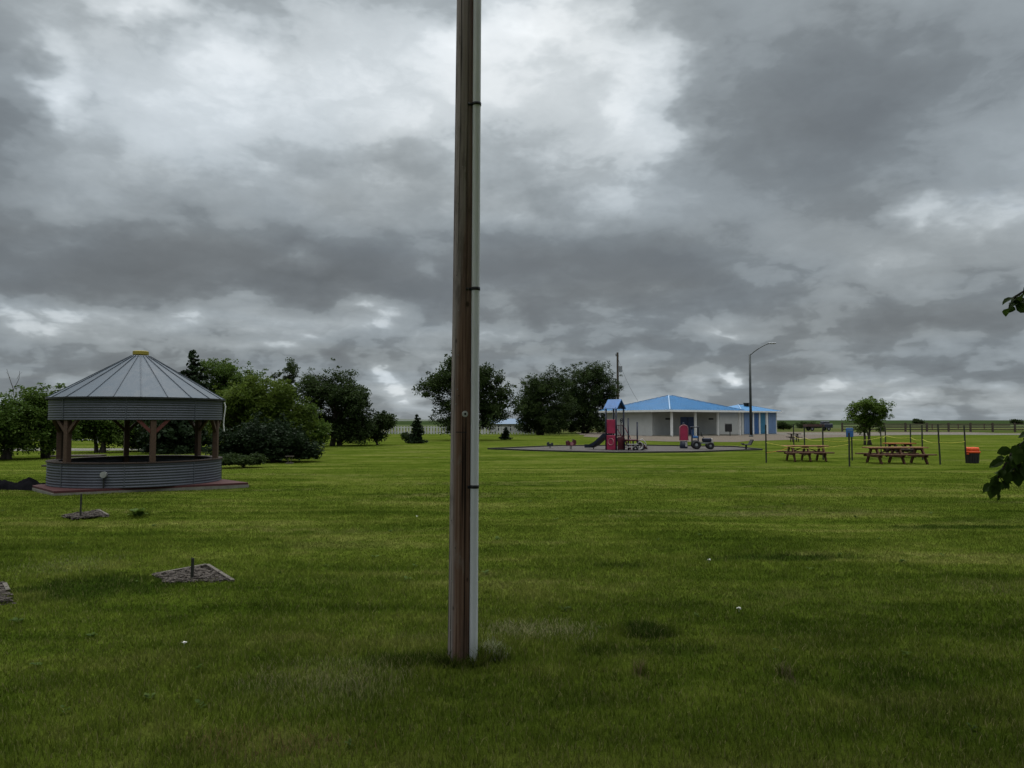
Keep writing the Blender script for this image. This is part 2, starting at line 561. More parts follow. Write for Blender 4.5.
def mat_pole():
    m, t, b = new_mat('pole_wood', 0.85, spec=0.2)
    co = t.n('ShaderNodeTexCoord').outputs['Object']
    sp = t.n('ShaderNodeSeparateXYZ')
    t.put(sp.inputs[0], co)
    g1 = t.noise(t.mapping(co, (1, 1, 0.012)), 90.0, 6, 0.65)
    g2 = t.noise(t.mapping(co, (1, 1, 0.035)), 26.0, 5, 0.6, 0.4)
    red = t.ramp(g1, [(0.31, (0.070, 0.038, 0.026)), (0.5, (0.185, 0.104, 0.074)), (0.70, (0.285, 0.185, 0.140))])
    grey = t.ramp(g1, [(0.30, (0.200, 0.168, 0.150)), (0.5, (0.300, 0.255, 0.240)), (0.66, (0.410, 0.365, 0.350))])
    # weathering: grey on the left side, greyer with height
    h = t.m('MULTIPLY', t.rng(sp.outputs[2], 2.2, 4.6, 0.0, 1.0), 0.095)
    edge = t.m('ADD', t.m('SUBTRACT', sp.outputs[0], h), t.m('MULTIPLY', t.m('SUBTRACT', g2, 0.5), 0.05))
    c = t.mix(t.rng(edge, -0.075, -0.030, 1.0, 0.0), red, grey)
    # brown-grey toward the top, lightened and purpled to offset backlight and green bounce
    c = t.mix(t.m('MULTIPLY', t.rng(sp.outputs[2], 2.0, 4.2), 0.35), c, (0.320, 0.245, 0.255))
    # damp stains and rubbed spots
    st = t.noise(t.mapping(co, (1, 1, 0.22)), 7.0, 6, 0.68)
    c = t.mix(t.rng(st, 0.50, 0.66, 0.0, 0.55), c, (0.070, 0.048, 0.038))
    c = t.mix(t.rng(st, 0.44, 0.30, 0.0, 0.45), c, (0.300, 0.265, 0.235))
    # checks: long dark splits
    ck = t.noise(t.mapping(co, (1, 1, 0.006), loc=(0.3, 0, 0)), 42.0, 3, 0.5)
    ckm = t.m('MULTIPLY', t.rng(ck, 0.62, 0.65), 0.9)
    c = t.mix(ckm, c, (0.006, 0.004, 0.003))
    # knots
    vo = t.n('ShaderNodeTexVoronoi', feature='F1')
    t.put(vo.inputs['Vector'], t.mapping(co, (1, 1, 0.55)))
    vo.inputs['Scale'].default_value = 6.0
    kn = t.rng(vo.outputs['Distance'], 0.05, 0.11, 1.0, 0.0)
    c = t.mix(t.m('MULTIPLY', kn, 0.7), c, (0.018, 0.012, 0.009))
    t.put(b.inputs['Base Color'], c)
    hh = t.m('SUBTRACT', t.m('ADD', t.m('MULTIPLY', g1, 0.5), t.m('MULTIPLY', g2, 0.5)), ckm)
    bump(t, b, hh, 0.95, 0.010)
    return m


def mat_galv(name, c=(0.30, 0.32, 0.35), metal=0.55, rough=0.42):
    m, t, b = new_mat(name, rough, metal, 0.5)
    co = t.n('ShaderNodeTexCoord').outputs['Object']
    n = t.noise(co, 1.4, 6, 0.65)
    s = t.noise(t.mapping(co, (1, 1, 0.12)), 9.0, 4, 0.6)
    k = t.m('ADD', t.m('MULTIPLY', n, 0.6), t.m('MULTIPLY', s, 0.4))
    t.put(b.inputs['Base Color'], t.ramp(k, [(0.35, tuple(x * .72 for x in c)), (0.5, c), (0.66, tuple(x * 1.22 for x in c))]))
    t.put(b.inputs['Roughness'], t.rng(k, 0.3, 0.7, rough - .1, rough + .14, 'LINEAR'))
    return m


def mat_wood(name, c, var=0.45, rough=0.75):
    m, t, b = new_mat(name, rough, spec=0.25)
    co = t.n('ShaderNodeTexCoord').outputs['Object']
    g = t.noise(t.mapping(co, (1.2, 14, 14)), 3.0, 6, 0.65, 0.3)
    t.put(b.inputs['Base Color'], t.ramp(g, [(0.3, tuple(x * (1 - var) for x in c)), (0.55, c), (0.75, tuple(x * (1 + var) for x in c))]))
    bump(t, b, g, 0.2, 0.01)
    return m


def mat_gravel(name, c, var=0.5, scale=22.0):
    m, t, b = new_mat(name, 0.95, spec=0.15)
    pos = t.n('ShaderNodeNewGeometry').outputs['Position']
    vo = t.n('ShaderNodeTexVoronoi', feature='F1')
    t.put(vo.inputs['Vector'], pos)
    vo.inputs['Scale'].default_value = scale
    n = t.noise(pos, 0.6, 5, 0.65)
    k = t.m('ADD', t.m('MULTIPLY', vo.outputs['Distance'], 0.55), t.m('MULTIPLY', n, 0.55))
    t.put(b.inputs['Base Color'], t.ramp(k, [(0.3, tuple(x * (1 - var) for x in c)), (0.5, c), (0.75, tuple(x * (1 + var * .7) for x in c))]))
    bump(t, b, vo.outputs['Distance'], 0.6, 0.03)
    return m


M = {}
M['ground'] = mat_ground()
M['blades'] = mat_blades()
M['pole'] = mat_pole()
M['galv_wall'] = mat_galv('galvanised_wall', (0.058, 0.064, 0.078), 0.3, 0.55)
M['galv_roof'] = mat_galv('galvanised_roof', (0.050, 0.066, 0.082), 0.2, 0.65)
M['seam'] = mat_galv('dark_seam', (0.065, 0.072, 0.085), 0.3, 0.5)
M['conduit'] = simple('conduit_plastic', (0.74, 0.74, 0.79), 0.5, var=0.12, scale=1.2, c2=(0.80, 0.80, 0.84))
M['black'] = simple('black_plastic', (0.012, 0.012, 0.013), 0.5)
M['dark_metal'] = simple('dark_metal', (0.020, 0.021, 0.020), 0.5, 0.4)
M['stake'] = simple('stake_metal', (0.022, 0.024, 0.018), 0.6, 0.2)
M['lamp_metal'] = simple('lamp_pole_paint', (0.030, 0.036, 0.036), 0.45, 0.3)
M['lens'] = simple('lamp_lens', (0.30, 0.30, 0.28), 0.3)
M['tag'] = simple('pale_metal', (0.46, 0.46, 0.44), 0.5, 0.2)
M['zinc'] = simple('zinc_nail', (0.30, 0.30, 0.29), 0.5, 0.5)
M['yellow'] = simple('faded_yellow_paint', (0.22, 0.175, 0.020), 0.7)
M['post_wood'] = mat_wood('brown_post_wood', (0.066, 0.040, 0.026))
M['red_wood'] = mat_wood('red_stained_wood', (0.095, 0.030, 0.024))
M['deck'] = mat_wood('red_deck_paint', (0.058, 0.018, 0.017))
M['concrete'] = simple('concrete', (0.13, 0.125, 0.10), 0.9, var=0.3, scale=4, bmp=0.2)
M['table_wood'] = mat_wood('picnic_table_wood', (0.085, 0.038, 0.020))
M['table_top'] = mat_wood('picnic_table_top_wood', (0.200, 0.098, 0.045))
M['orange_wood'] = mat_wood('orange_stained_wood', (0.30, 0.105, 0.030))
M['dark_wood'] = mat_wood('dark_wood', (0.035, 0.024, 0.018))
M['grey_wood'] = mat_wood('weathered_timber', (0.085, 0.074, 0.058))
M['fence_wood'] = mat_wood('fence_wood', (0.060, 0.048, 0.036))
M['pale_fence'] = simple('pale_fence_paint', (0.42, 0.42, 0.41), 0.8, var=0.35, scale=.8)
M['bark'] = simple('bark', (0.040, 0.032, 0.025), 0.95, var=0.45, scale=6, bmp=0.4)
M['wall_white'] = simple('white_stucco', (0.40, 0.405, 0.39), 0.85, var=0.08, scale=1.0, bmp=0.1)
M['wall_porch'] = simple('grey_block_wall', (0.33, 0.335, 0.33), 0.85, var=0.1, scale=1.0, bmp=0.1)
M['white_paint'] = simple('white_paint', (0.62, 0.62, 0.60), 0.6, var=0.1, scale=2.0)
M['roof_blue'] = simple('blue_metal_roof', (0.026, 0.140, 0.30), 0.5, 0.0, var=0.12, scale=0.5)
M['cap_blue'] = simple('pale_roof_cap', (0.20, 0.30, 0.42), 0.6)
M['roof_pale_blue'] = simple('pale_blue_roof', (0.075, 0.125, 0.19), 0.6, 0.0, var=0.2, scale=0.4)
M['blue_dark'] = simple('dark_blue_door', (0.010, 0.036, 0.125), 0.5)
M['blue_panel'] = simple('steel_blue_panel', (0.100, 0.165, 0.29), 0.6, var=0.15, scale=0.8)
M['blue_door'] = simple('blue_door', (0.020, 0.075, 0.21), 0.5)
M['teal_door'] = simple('teal_door', (0.020, 0.125, 0.215), 0.5)
M['play_blue'] = simple('play_blue_plastic', (0.025, 0.11, 0.30), 0.4, spec=0.5)
M['play_navy'] = simple('play_navy_plastic', (0.008, 0.011, 0.024), 0.5, spec=0.3)
M['play_red'] = simple('play_red_plastic', (0.270, 0.018, 0.055), 0.5, spec=0.4, var=0.2)
M['play_dark_red'] = simple('play_dark_red_metal', (0.060, 0.008, 0.012), 0.5, spec=0.4)
M['play_white'] = simple('play_white_plastic', (0.34, 0.33, 0.32), 0.5, var=0.2)
M['pink'] = simple('faded_pink_plastic', (0.30, 0.13, 0.14), 0.5, var=0.2)
M['rubber'] = simple('tyre_rubber', (0.011, 0.011, 0.012), 0.8)
M['steel'] = simple('grey_steel', (0.24, 0.25, 0.26), 0.45, 0.5)
M['orange'] = simple('orange_plastic', (0.58, 0.070, 0.010), 0.55, var=0.12)
M['rope_yellow'] = simple('yellow_rope', (0.38, 0.34, 0.05), 0.7)
M['rope_orange'] = simple('orange_rope', (0.42, 0.14, 0.02), 0.7)
M['sign_blue'] = simple('blue_sign', (0.022, 0.085, 0.25), 0.5)
M['tarp'] = simple('black_tarp', (0.006, 0.006, 0.007), 0.95, spec=0.0, var=0.4, scale=5)
M['glass'] = simple('dark_glass', (0.02, 0.025, 0.03), 0.15, spec=0.6)
M['truck_navy'] = simple('navy_vehicle_paint', (0.014, 0.018, 0.038), 0.35, spec=0.5)
M['truck_red'] = simple('dull_red_vehicle_paint', (0.060, 0.028, 0.025), 0.6)
M['gravel_play'] = mat_gravel('playground_gravel', (0.066, 0.060, 0.056))
M['gravel_pink'] = mat_gravel('pinkish_gravel', (0.095, 0.078, 0.060), 0.35)
M['gravel_grey'] = mat_gravel('road_gravel', (0.115, 0.110, 0.090), 0.3)
M['mulch'] = mat_gravel('bark_mulch', (0.046, 0.039, 0.033), 0.8, 34.0)
M['leaf_elm'] = mat_leaf('dark_elm_leaves', (0.014, 0.024, 0.008), (0.028, 0.045, 0.013), (0.052, 0.076, 0.023), 0.35)
M['leaf_apple'] = mat_leaf('mid_green_leaves', (0.028, 0.054, 0.009), (0.056, 0.094, 0.016), (0.098, 0.142, 0.030), 0.4)
M['leaf_light'] = mat_leaf('yellow_green_leaves', (0.026, 0.046, 0.008), (0.066, 0.098, 0.014), (0.108, 0.145, 0.028), 0.4)
M['leaf_spruce'] = mat_leaf('spruce_needles', (0.008, 0.014, 0.007), (0.014, 0.025, 0.010), (0.024, 0.040, 0.016), 0.2)
M['leaf_young'] = mat_leaf('young_tree_leaves', (0.036, 0.066, 0.010), (0.070, 0.112, 0.018), (0.110, 0.155, 0.034))
M['leaf_near'] = mat_leaf('glossy_dark_leaves', (0.030, 0.056, 0.010), (0.050, 0.088, 0.016), (0.078, 0.125, 0.026), 0.4, 0.5)
M['stone'] = simple('pale_stone', (0.30, 0.28, 0.25), 0.9, var=0.3, scale=8)
M['petal'] = simple('white_petals', (0.6, 0.6, 0.55), 0.7)

# ------------------------------------------------------------------ ground
rng = np.random.default_rng(7)


def hgt(x, y):
    fall = np.clip((55.0 - np.abs(y)) / 20.0, 0, 1) * np.clip((40 - np.abs(x)) / 10.0, 0, 1)
    return fall * (0.010 * np.sin(x * 1.3 + y * 0.7) + 0.010 * np.sin(y * 1.9 - x * 0.6 + 1.0) + 0.012 * np.sin(x * 0.43 + y * 0.9 + 2.0))


def make_ground():
    far = [70, 90, 120, 160, 220, 300, 420, 600, 900, 1400, 2200, 3500, 6000]
    xs = sorted(set([-f for f in far] + list(np.arange(-60, 60.01, 0.6)) + far))
    ys = sorted(set([-f for f in far] + list(np.arange(-60, 60.01, 0.6)) + far))
    xs, ys = np.array(xs), np.array(ys)
    XX, YY = np.meshgrid(xs, ys)
    ZZ = hgt(XX, YY)
    # very low rise on the far left of the plain
    verts = np.stack([XX, YY, ZZ], -1).reshape(-1, 3)
    nx, ny = len(xs), len(ys)
    i = np.arange(ny - 1)[:, None] * nx + np.arange(nx - 1)[None, :]
    faces = np.stack([i, i + 1, i + 1 + nx, i + nx], -1).reshape(-1, 4)
    me = bpy.data.meshes.new('ground')
    me.vertices.add(len(verts))
    me.vertices.foreach_set('co', verts.ravel())
    me.loops.add(faces.size)
    me.loops.foreach_set('vertex_index', faces.ravel().astype(np.int32))
    me.polygons.add(len(faces))
    me.polygons.foreach_set('loop_start', np.arange(0, faces.size, 4, dtype=np.int32))
    me.polygons.foreach_set('use_smooth', np.ones(len(faces), dtype=bool))
    me.update()
    me.validate()
    me.materials.append(M['ground'])
    o = bpy.data.objects.new('ground', me)
    COL.objects.link(o)
    return tag(o, kind='structure')


make_ground()


def sheet(name, poly, z, mat):
    mb = MB()
    mb.add([(p[0], p[1], z) for p in poly], [tuple(range(len(poly)))])
    return tag(mb.build(name, mat), kind='structure')


def wobble(poly, step=1.2, amp=0.25, seed=1):
    rr = random.Random(seed)
    out = []
    for i, a in enumerate(poly):
        b = poly[(i + 1) % len(poly)]
        n = max(1, int((Vector(b[:2]) - Vector(a[:2])).length / step))
        for k in range(n):
            f = k / n
            out.append((a[0] * (1 - f) + b[0] * f + rr.uniform(-amp, amp), a[1] * (1 - f) + b[1] * f + rr.uniform(-amp, amp)))
    return out


# distant low hills on the left horizon
def make_hills():
    mb = MB()
    n, rows = 70, 6
    vs, fs = [], []
    for i in range(n + 1):
        a = R(-40) + R(42) * i / n
        hh = 6.5 * math.sin(math.pi * i / n) ** 0.7 + 1.6 * math.sin(i * 0.41) * math.sin(math.pi * i / n)
        for k in range(rows + 1):
            f = k / rows
            d = 1500 + 900 * f
            vs.append((math.sin(a) * d, math.cos(a) * d, -0.5 + max(0, hh) * math.sin(math.pi * f)))
    for i in range(n):
        for k in range(rows):
            q = i * (rows + 1) + k
            fs.append((q, q + rows + 1, q + rows + 2, q + 1))
    mb.add(vs, fs)
    return tag(mb.build('hills', simple('far_hill_grass', (0.050, 0.062, 0.042), 0.95, var=0.3, scale=0.004), smooth=True), kind='structure')


make_hills()

# gravel surfaces
pad_poly = [G(488, 449.4), G(540, 451.4), G(615, 453.2), G(690, 452.6), G(762, 450.2), G(735, 447.2), G(650, 446.0), G(560, 446.2)]
sheet('playground_pad', [(p.x, p.y) for p in pad_poly], 0.020, M['gravel_play'])
apron = [G(640, 440.6), G(668, 441.6), G(735, 442.0), G(800, 439.2), G(860, 436.0), G(1000, 433.0), (75, 125), (20, 125), (10, 118), (9, 90)]
sheet('gravel_apron', wobble([(p[0], p[1]) for p in apron], 3, 0.5, 3), 0.012, M['gravel_pink'])
road = [(-60, 47.5), (-32, 48.0), (-24, 50), (-23, 52), (-30, 53), (-60, 52)]
sheet('gravel_path', wobble(road, 3, 0.5, 5), 0.010, M['gravel_grey'])
road2 = [(24, 103), (150, 96), (150, 103), (48, 112), (30, 113)]
sheet('gravel_road', wobble(road2, 5, 0.6, 6), 0.020, M['gravel_grey'])

# timber edging round the playground gravel
edge = MB()
for i in range(len(pad_poly)):
    a, b_ = pad_poly[i], pad_poly[(i + 1) % len(pad_poly)]
    edge.bar((a.x, a.y, 0.045), (b_.x, b_.y, 0.045), 0.10, 0.10)
tag(edge.build('playground_edging', M['black']), 'low black border timbers around the gravel play area', 'edging')


# ------------------------------------------------------------------ mulch beds
BEDS = []


def mulch_bed(corners, label, seed, border):
    rr = random.Random(seed)
    c = sum((Vector((p.x, p.y, 0)) for p in corners), Vector()) / len(corners)
    loc = (c.x, c.y, 0)
    t = thing('mulch_bed', label, 'mulch bed', loc, group='bark mulch beds in the lawn')
    poly = [(p.x - c.x, p.y - c.y) for p in corners]
    BEDS.append([(p.x, p.y) for p in corners])
    mb = MB()
    w = wobble(poly, 0.14, 0.055, seed)
    n = len(w)
    mb.add([(x, y, 0.012) for x, y in w] + [(x * .7, y * .7, 0.034) for x, y in w] + [(0, 0, 0.038)],
           [(i, (i + 1) % n, n + (i + 1) % n, n + i) for i in range(n)] + [(n + i, n + (i + 1) % n, 2 * n) for i in range(n)])
    mb.build('mulch', M['mulch'], t, True)
    ch = MB()
    for _ in range(420):
        a, b2 = rr.random(), rr.random()
        p = Vector(poly[0]).lerp(Vector(poly[1]), a).lerp(Vector(poly[3]).lerp(Vector(poly[2]), a), b2)
        s = rr.uniform(0.02, 0.055)
        ch.box((0, 0, 0), (s * 1.7, s * .8, 0.012), M=Matrix.Translation((p.x, p.y, 0.034 + rr.uniform(-.008, .014))) @ Matrix.Rotation(rr.uniform(0, 6.3), 4, 'Z') @ Matrix.Rotation(rr.uniform(-.5, .5), 4, 'X'))
    o = ch.build('wood_chips', M['mulch'], t)
    o['kind'] = 'stuff'
    for (i, j, f0, f1) in border:
        a, b2 = Vector((*poly[i], 0.025)), Vector((*poly[j], 0.025))
        e = MB()
        e.bar(a.lerp(b2, f0), a.lerp(b2, f1), 0.045, 0.055)
        e.build('edging_board', M['grey_wood'], t)
    return t


mulch_bed([G(154, 577.5), G(168, 586), G(233, 584), G(207, 567.5)], 'square bed of bark chips edged with grey boards, nearest to the wooden pole', 2,
          [(0, 3, 0.0, 0.98), (3, 2, 0.02, 1.0)])
mulch_bed([G(63, 516.5), G(72, 520), G(108, 517), G(98, 511.5)], 'smaller bark chip bed in front of the gazebo', 4, [(3, 2, 0.0, 1.0)])
mb3 = mulch_bed([G(-42, 590), G(-38, 607), G(13, 605), G(4, 586)], 'bark chip bed with pale broken edging at the left border of the photo', 6, [(3, 2, 0.05, 0.45)])


def small_stake(px, py0, py1, label):
    b = G(px, py1)
    t = MB()
    top = Z(py0, b.y)
    t.box((0, 0, top / 2), (0.035, 0.012, top))
    t.box((0, 0.017, top / 2 - .01), (0.010, 0.022, top - .02))
    o = t.build('steel_stake', M['stake'], loc=(b.x, b.y, 0.0))
    o.rotation_euler = (0, R(0.8), 0.3)
    return tag(o, label, 'stake')


small_stake(192, 558, 581, 'short dark steel stake standing in the larger bark chip bed')
small_stake(80.3, 494, 518, 'dark steel stake standing in the bark bed before the gazebo')


# ------------------------------------------------------------------ utility pole
def make_pole():
    base = G(459.8, 663)
    Yp = base.y
    t = thing('utility_pole', 'tall weathered brown wooden pole with a grey conduit strapped to its right side', 'utility pole', (base.x, base.y, 0))
    t.rotation_euler = (0, R(0.36), 0)
    n, rows, Hh = 96, 150, 9.0
    vs, fs = [], []
    rr = random.Random(3)
    ph = [rr.uniform(0, 6.28) for _ in range(8)]
    for i in range(rows + 1):
        z = -0.3 + (Hh + 0.3) * i / rows
        r0 = 0.099 - 0.0032 * max(z, 0)
        for k in range(n):
            a = 2 * math.pi * k / n
            r = r0 * (1 + 0.012 * math.sin(2 * a + ph[0] + z * .3) + 0.008 * math.sin(3 * a + ph[1] - z * .5))
            # long check facing the viewer: deep split that opens upward
            ac = -math.pi / 2 + 0.42 + 0.04 * math.sin(z * 1.1) + 0.02 * math.sin(z * 4.3)
            da = abs((a - ac + math.pi) % (2 * math.pi) - math.pi)
            wd = 0.05
            op = min(1, max(0, (z - 2.6) / 0.8))
            if da < wd * 1.6:
                r -= 0.040 * op * max(0, 1 - da / (wd * 1.3))
            a2 = -math.pi / 2 - 0.10 + 0.05 * math.sin(z * 0.9 + 1)
            da2 = abs((a - a2 + math.pi) % (2 * math.pi) - math.pi)
            if da2 < 0.07 and 1.2 < z < 2.6:
                r -= 0.006 * (1 - da2 / 0.07)
            vs.append((r * math.cos(a), r * math.sin(a), z))
    for i in range(rows):
        for k in range(n):
            j = (k + 1) % n
            fs.append((i * n + k, i * n + j, (i + 1) * n + j, (i + 1) * n + k))
    fs.append(tuple(rows * n + k for k in range(n)))
    mb = MB()
    mb.add(vs, fs)
    mb.build('shaft', M['pole'], t, True)
    # conduit on the right-front
    ang = R(-28)

    def cpos(z):
        r = 0.099 - 0.0032 * max(z, 0) + 0.036
        return Vector((r * math.cos(ang) - 0.004, r * math.sin(ang), z))
    c = MB()
    c.tube([cpos(z) for z in np.linspace(-0.05, 8.6, 30)], 0.034, 20)
    co = c.build('conduit', M['conduit'], t, True)
    for py in (102, 288, 487):
        z = Z(py, Yp - .1)
        p = cpos(z)
        s = MB()
        prof = [(0.0352, -0.014), (0.0385, -0.012), (0.0385, 0.012), (0.0352, 0.014)]
        s.lathe(prof, 24, (p.x, p.y, z))
        # ears nailed to the wood
        s.box((p.x - .055, p.y - 0.012, z - .004), (0.05, 0.006, 0.024), rz=R(18))
        s.build('conduit_strap', M['black'], co, True)

    def on(px, py, out=0.0):
        z = Z(py, Yp)
        r = 0.099 - 0.0032 * z
        x = at(px, py, Yp - r).x - base.x - z * math.tan(R(0.36))
        x = max(-r * .97, min(r * .97, x))
        y = -math.sqrt(max(1e-6, r * r - x * x))
        return Vector((x, y, z)), Vector((x / r, y / r, 0))
    # round washer plate
    p, nr = on(465, 414)
    w = MB()
    q = nr.to_track_quat('Z', 'Y').to_matrix().to_4x4()
    w.lathe([(0.010, 0.0), (0.010, 0.007), (0.024, 0.006), (0.026, 0.0)], 20, M=Matrix.Translation(p) @ q)
    wo = w.build('washer', M['tag'], t)
    b = MB()
    b.disc((0, 0, 0.004), 0.0095, 0.010, 'Z', 12, M=Matrix.Translation(p) @ q)
    b.build('bolt_head', M['dark_metal'], wo)
    # saw cut
    k = MB()
    p, nr = on(464.5, 432)
    for a in np.linspace(-2.0, -1.15, 9):
        rr_ = 0.099 - .0032 * p.z + 0.0006
        k.box((0, 0, 0), (0.012, 0.004, 0.007), M=Matrix.Translation((rr_ * math.cos(a), rr_ * math.sin(a), p.z)) @ Matrix.Rotation(a + math.pi / 2, 4, 'Z'))
    k.build('saw_cut', M['black'], t)
    rr = random.Random(11)
    for (px, py) in ((457.5, 390), (459, 396), (456, 404), (458, 356), (452.5, 460), (462, 461), (455, 330), (451, 520), (461, 523),
                     (455, 546), (465, 594), (452, 579), (451, 628), (475, 546), (462, 136), (463, 170), (458, 206), (456.5, 277), (459, 312), (452, 482)):
        p, nr = on(px, py)
        s = MB()
        s.bar(p - nr * .004, p + nr * rr.uniform(.004, .009) + Vector((rr.uniform(-.004, .004), 0, rr.uniform(-.006, .004))), 0.005, rr.uniform(.005, .010))
        s.build('staple', M['zinc'] if rr.random() < .7 else M['dark_metal'], t)
    return base


POLE = make_pole()


# ------------------------------------------------------------------ gazebo
def make_gazebo():
    th = math.atan(-0.4999)
    dist, Rr = 25.47, 2.37
    cx, cy = math.sin(th) * dist, math.cos(th) * dist
    nearY = (dist - Rr) * math.cos(th)
    t = thing('gazebo', 'round gazebo made from a corrugated grain bin with conical metal roof and yellow cap', 'gazebo', (cx, cy, 0))
    ZD = 0.135
    zw = Z(463, nearY)
    zb0, zb1 = Z(420, nearY), Z(397.8, nearY)
    zap = Z(356.5, cy)

    def corr(z0, z1, pitch=0.068, amp=0.0075, rad=Rr):
        m = int((z1 - z0) / pitch) * 6
        return [(rad + amp * math.sin(2 * math.pi * i / 6), z0 + (z1 - z0) * i / m) for i in range(m + 1)]
    # low wall with a doorway at the back
    w = MB()
    w.lathe(corr(ZD + .002, zw), 120)
    w.build('counter_wall', M['galv_wall'], t, True)
    b = MB()
    b.lathe(corr(zb0, zb1), 120)
    b.build('upper_band', M['galv_wall'], t, True)
    for a_ in (-53, -8, 38, 80, -98, 150, 210):
        a = th_a(th, a_)
        for z0, z1 in ((ZD + .01, zw - .01), (zb0 + .01, zb1 - .02)):
            sm = MB()
            sm.box((0, 0, (z0 + z1) / 2), (0.022, 0.022 if a_ != -53 else .035, z1 - z0), M=Matrix.Rotation(a, 4, 'Z') @ Matrix.Translation((Rr + .003, 0, 0)))
            sm.build('sheet_seam', M['seam'], t)
    # counter top
    ct = MB()
    ct.lathe([(Rr - .28, zw - .03), (Rr - .28, zw + .012), (Rr + .03, zw + .012), (Rr + .03, zw - .018)], 90, closed=True)
    ct.build('counter_top', M['dark_wood'], t)
    # inner lining of the wall
    # roof of 22 ribbed sheets
    rf = MB()
    N = 22
    re, rc = Rr + 0.07, 0.26
    ze, zc = zb1 + 0.01, zap
    vs, fs = [], []
    per = 8
    for i in range(N):
        for k in range(per):
            a = 2 * math.pi * (i + k / per) / N + .05
            rib = {0: 1.0, 1: 0.0}.get(k, 0.0)
            for (r, z) in ((re, ze), (re * .55 + rc * .45, ze * .55 + zc * .45), (rc, zc)):
                w_ = 0.006 if k == 0 else 0.0
                vs.append((r * math.cos(a), r * math.sin(a), z + w_))
    # narrow ribs: vertices beside each rib stay low
    tot = N * per
    for i in range(tot):
        j = (i + 1) % tot
        for k in range(2):
            fs.append((i * 3 + k, j * 3 + k, j * 3 + k + 1, i * 3 + k + 1))
    rf.add(vs, fs)
    rf.build('roof', M['galv_roof'], t)
    rb = MB()
    for i in range(N):
        a = 2 * math.pi * i / N + .05
        rb.bar((re * math.cos(a), re * math.sin(a), ze + .014), (rc * math.cos(a), rc * math.sin(a), zc + .014), 0.020, 0.030)
    rb.build('roof_ribs', mat_galv('dark_galvanised_rib', (0.056, 0.069, 0.084), 0.2, 0.7), t)
    ev = MB()
    ev.lathe([(re, ze - .03), (re + .012, ze - .03), (re + .012, ze + .02), (re, ze + .02)], 88, closed=True)
    ev.build('eave_trim', M['dark_metal'], t)
    cp = MB()
    cp.lathe([(0.225, zc + .05), (0.225, zc + .15), (0.20, zc + .165), (0.001, zc + .17)], 28)
    cp.build('roof_cap', M['yellow'], t)
    # posts and knee braces
    for i in range(6):
        a = th_a(th, 9 + 60 * i)
        r = Rr - .10
        x, y = r * math.cos(a), r * math.sin(a)
        p = MB()
        p.box((x, y, (ZD + zb0 + .3) / 2), (0.15, 0.15, zb0 + .3 - ZD), rz=a, bev=.008)
        po = p.build('post', M['post_wood'] if i != 0 else M['post_wood'], t)
        tx, ty = -math.sin(a), math.cos(a)
        for s in (-1, 1):
            k = MB()
            q = 0.46
            k.bar((x + tx * s * .06, y + ty * s * .06, zb0 - .33), (x + tx * s * q, y + ty * s * q, zb0 + .08), 0.09, 0.09)
            k.build('knee_brace', M['red_wood'] if i == 0 else M['post_wood'], po)
    # ring beam inside the band
    rbm = MB()
    for i in range(6):
        a, a2 = th_a(th, 9 + 60 * i), th_a(th, 69 + 60 * i)
        r = Rr - .10
        rbm.bar((r * math.cos(a), r * math.sin(a), zb0 + .16), (r * math.cos(a2), r * math.sin(a2), zb0 + .16), 0.10, 0.18)
    rbm.build('ring_beam', M['post_wood'], t)
    # fittings
    mt = MB()
    am = th_a(th, -20)
    T = Matrix.Rotation(am, 4, 'Z')
    mt.disc((Rr + .06, 0, Z(474, nearY)), 0.085, 0.09, 'X', 20, M=T)
    me_ = mt.build('electric_meter', M['zinc'], t)
    pp = MB()
    pp.tube([T @ Vector((Rr + .05, 0, ZD)), T @ Vector((Rr + .05, 0, Z(476, nearY)))], 0.022, 10)
    pp.build('meter_pipe', M['dark_metal'], me_)
    ds = MB()
    ar = th_a(th, 78)
    pts = [(Rr + .06, 0, zb1 - .06), (Rr + .10, 0, zb1 - .2), (Rr + .06, .02, zb0 + .05), (Rr + .05, .03, zb0 - .15), (Rr + .07, .03, zb0 - .35)]
    ds.tube([Matrix.Rotation(ar, 4, 'Z') @ Vector(p) for p in pts], 0.02, 8)
    ds.build('hanging_cable', M['white_paint'], t)
    # deck: red boards on a concrete pad, sides by corner points
    return t, Vector((cx, cy, 0)), ZD


def th_a(th, phi_deg):
    """angle round the gazebo, 0 = towards the viewer, positive to the right"""
    to_cam = math.atan2(-math.cos(th), -math.sin(th))
    return to_cam + R(phi_deg)


gz, GC, ZD = make_gazebo()
gc = [G(29, 489.5), G(53, 496.5), G(249, 487.0)]
gc.append(gc[0] + gc[2] - gc[1])
DECK = [(p.x, p.y) for p in gc]
gl = [Vector((p.x, p.y, 0)) - GC for p in gc]
cen = sum(gl, Vector()) / 4
mb = MB()
mb.prism([(p.x, p.y) for p in gl], -0.1, 0.075)
mb.build('concrete_pad', M['concrete'], gz)
mb = MB()
mb.prism([(cen.x + (p.x - cen.x) * .992, cen.y + (p.y - cen.y) * .992) for p in gl], 0.076, 0.134)
mb.build('deck', M['deck'], gz)

# things by the gazebo
bp = G(41, 478.5)


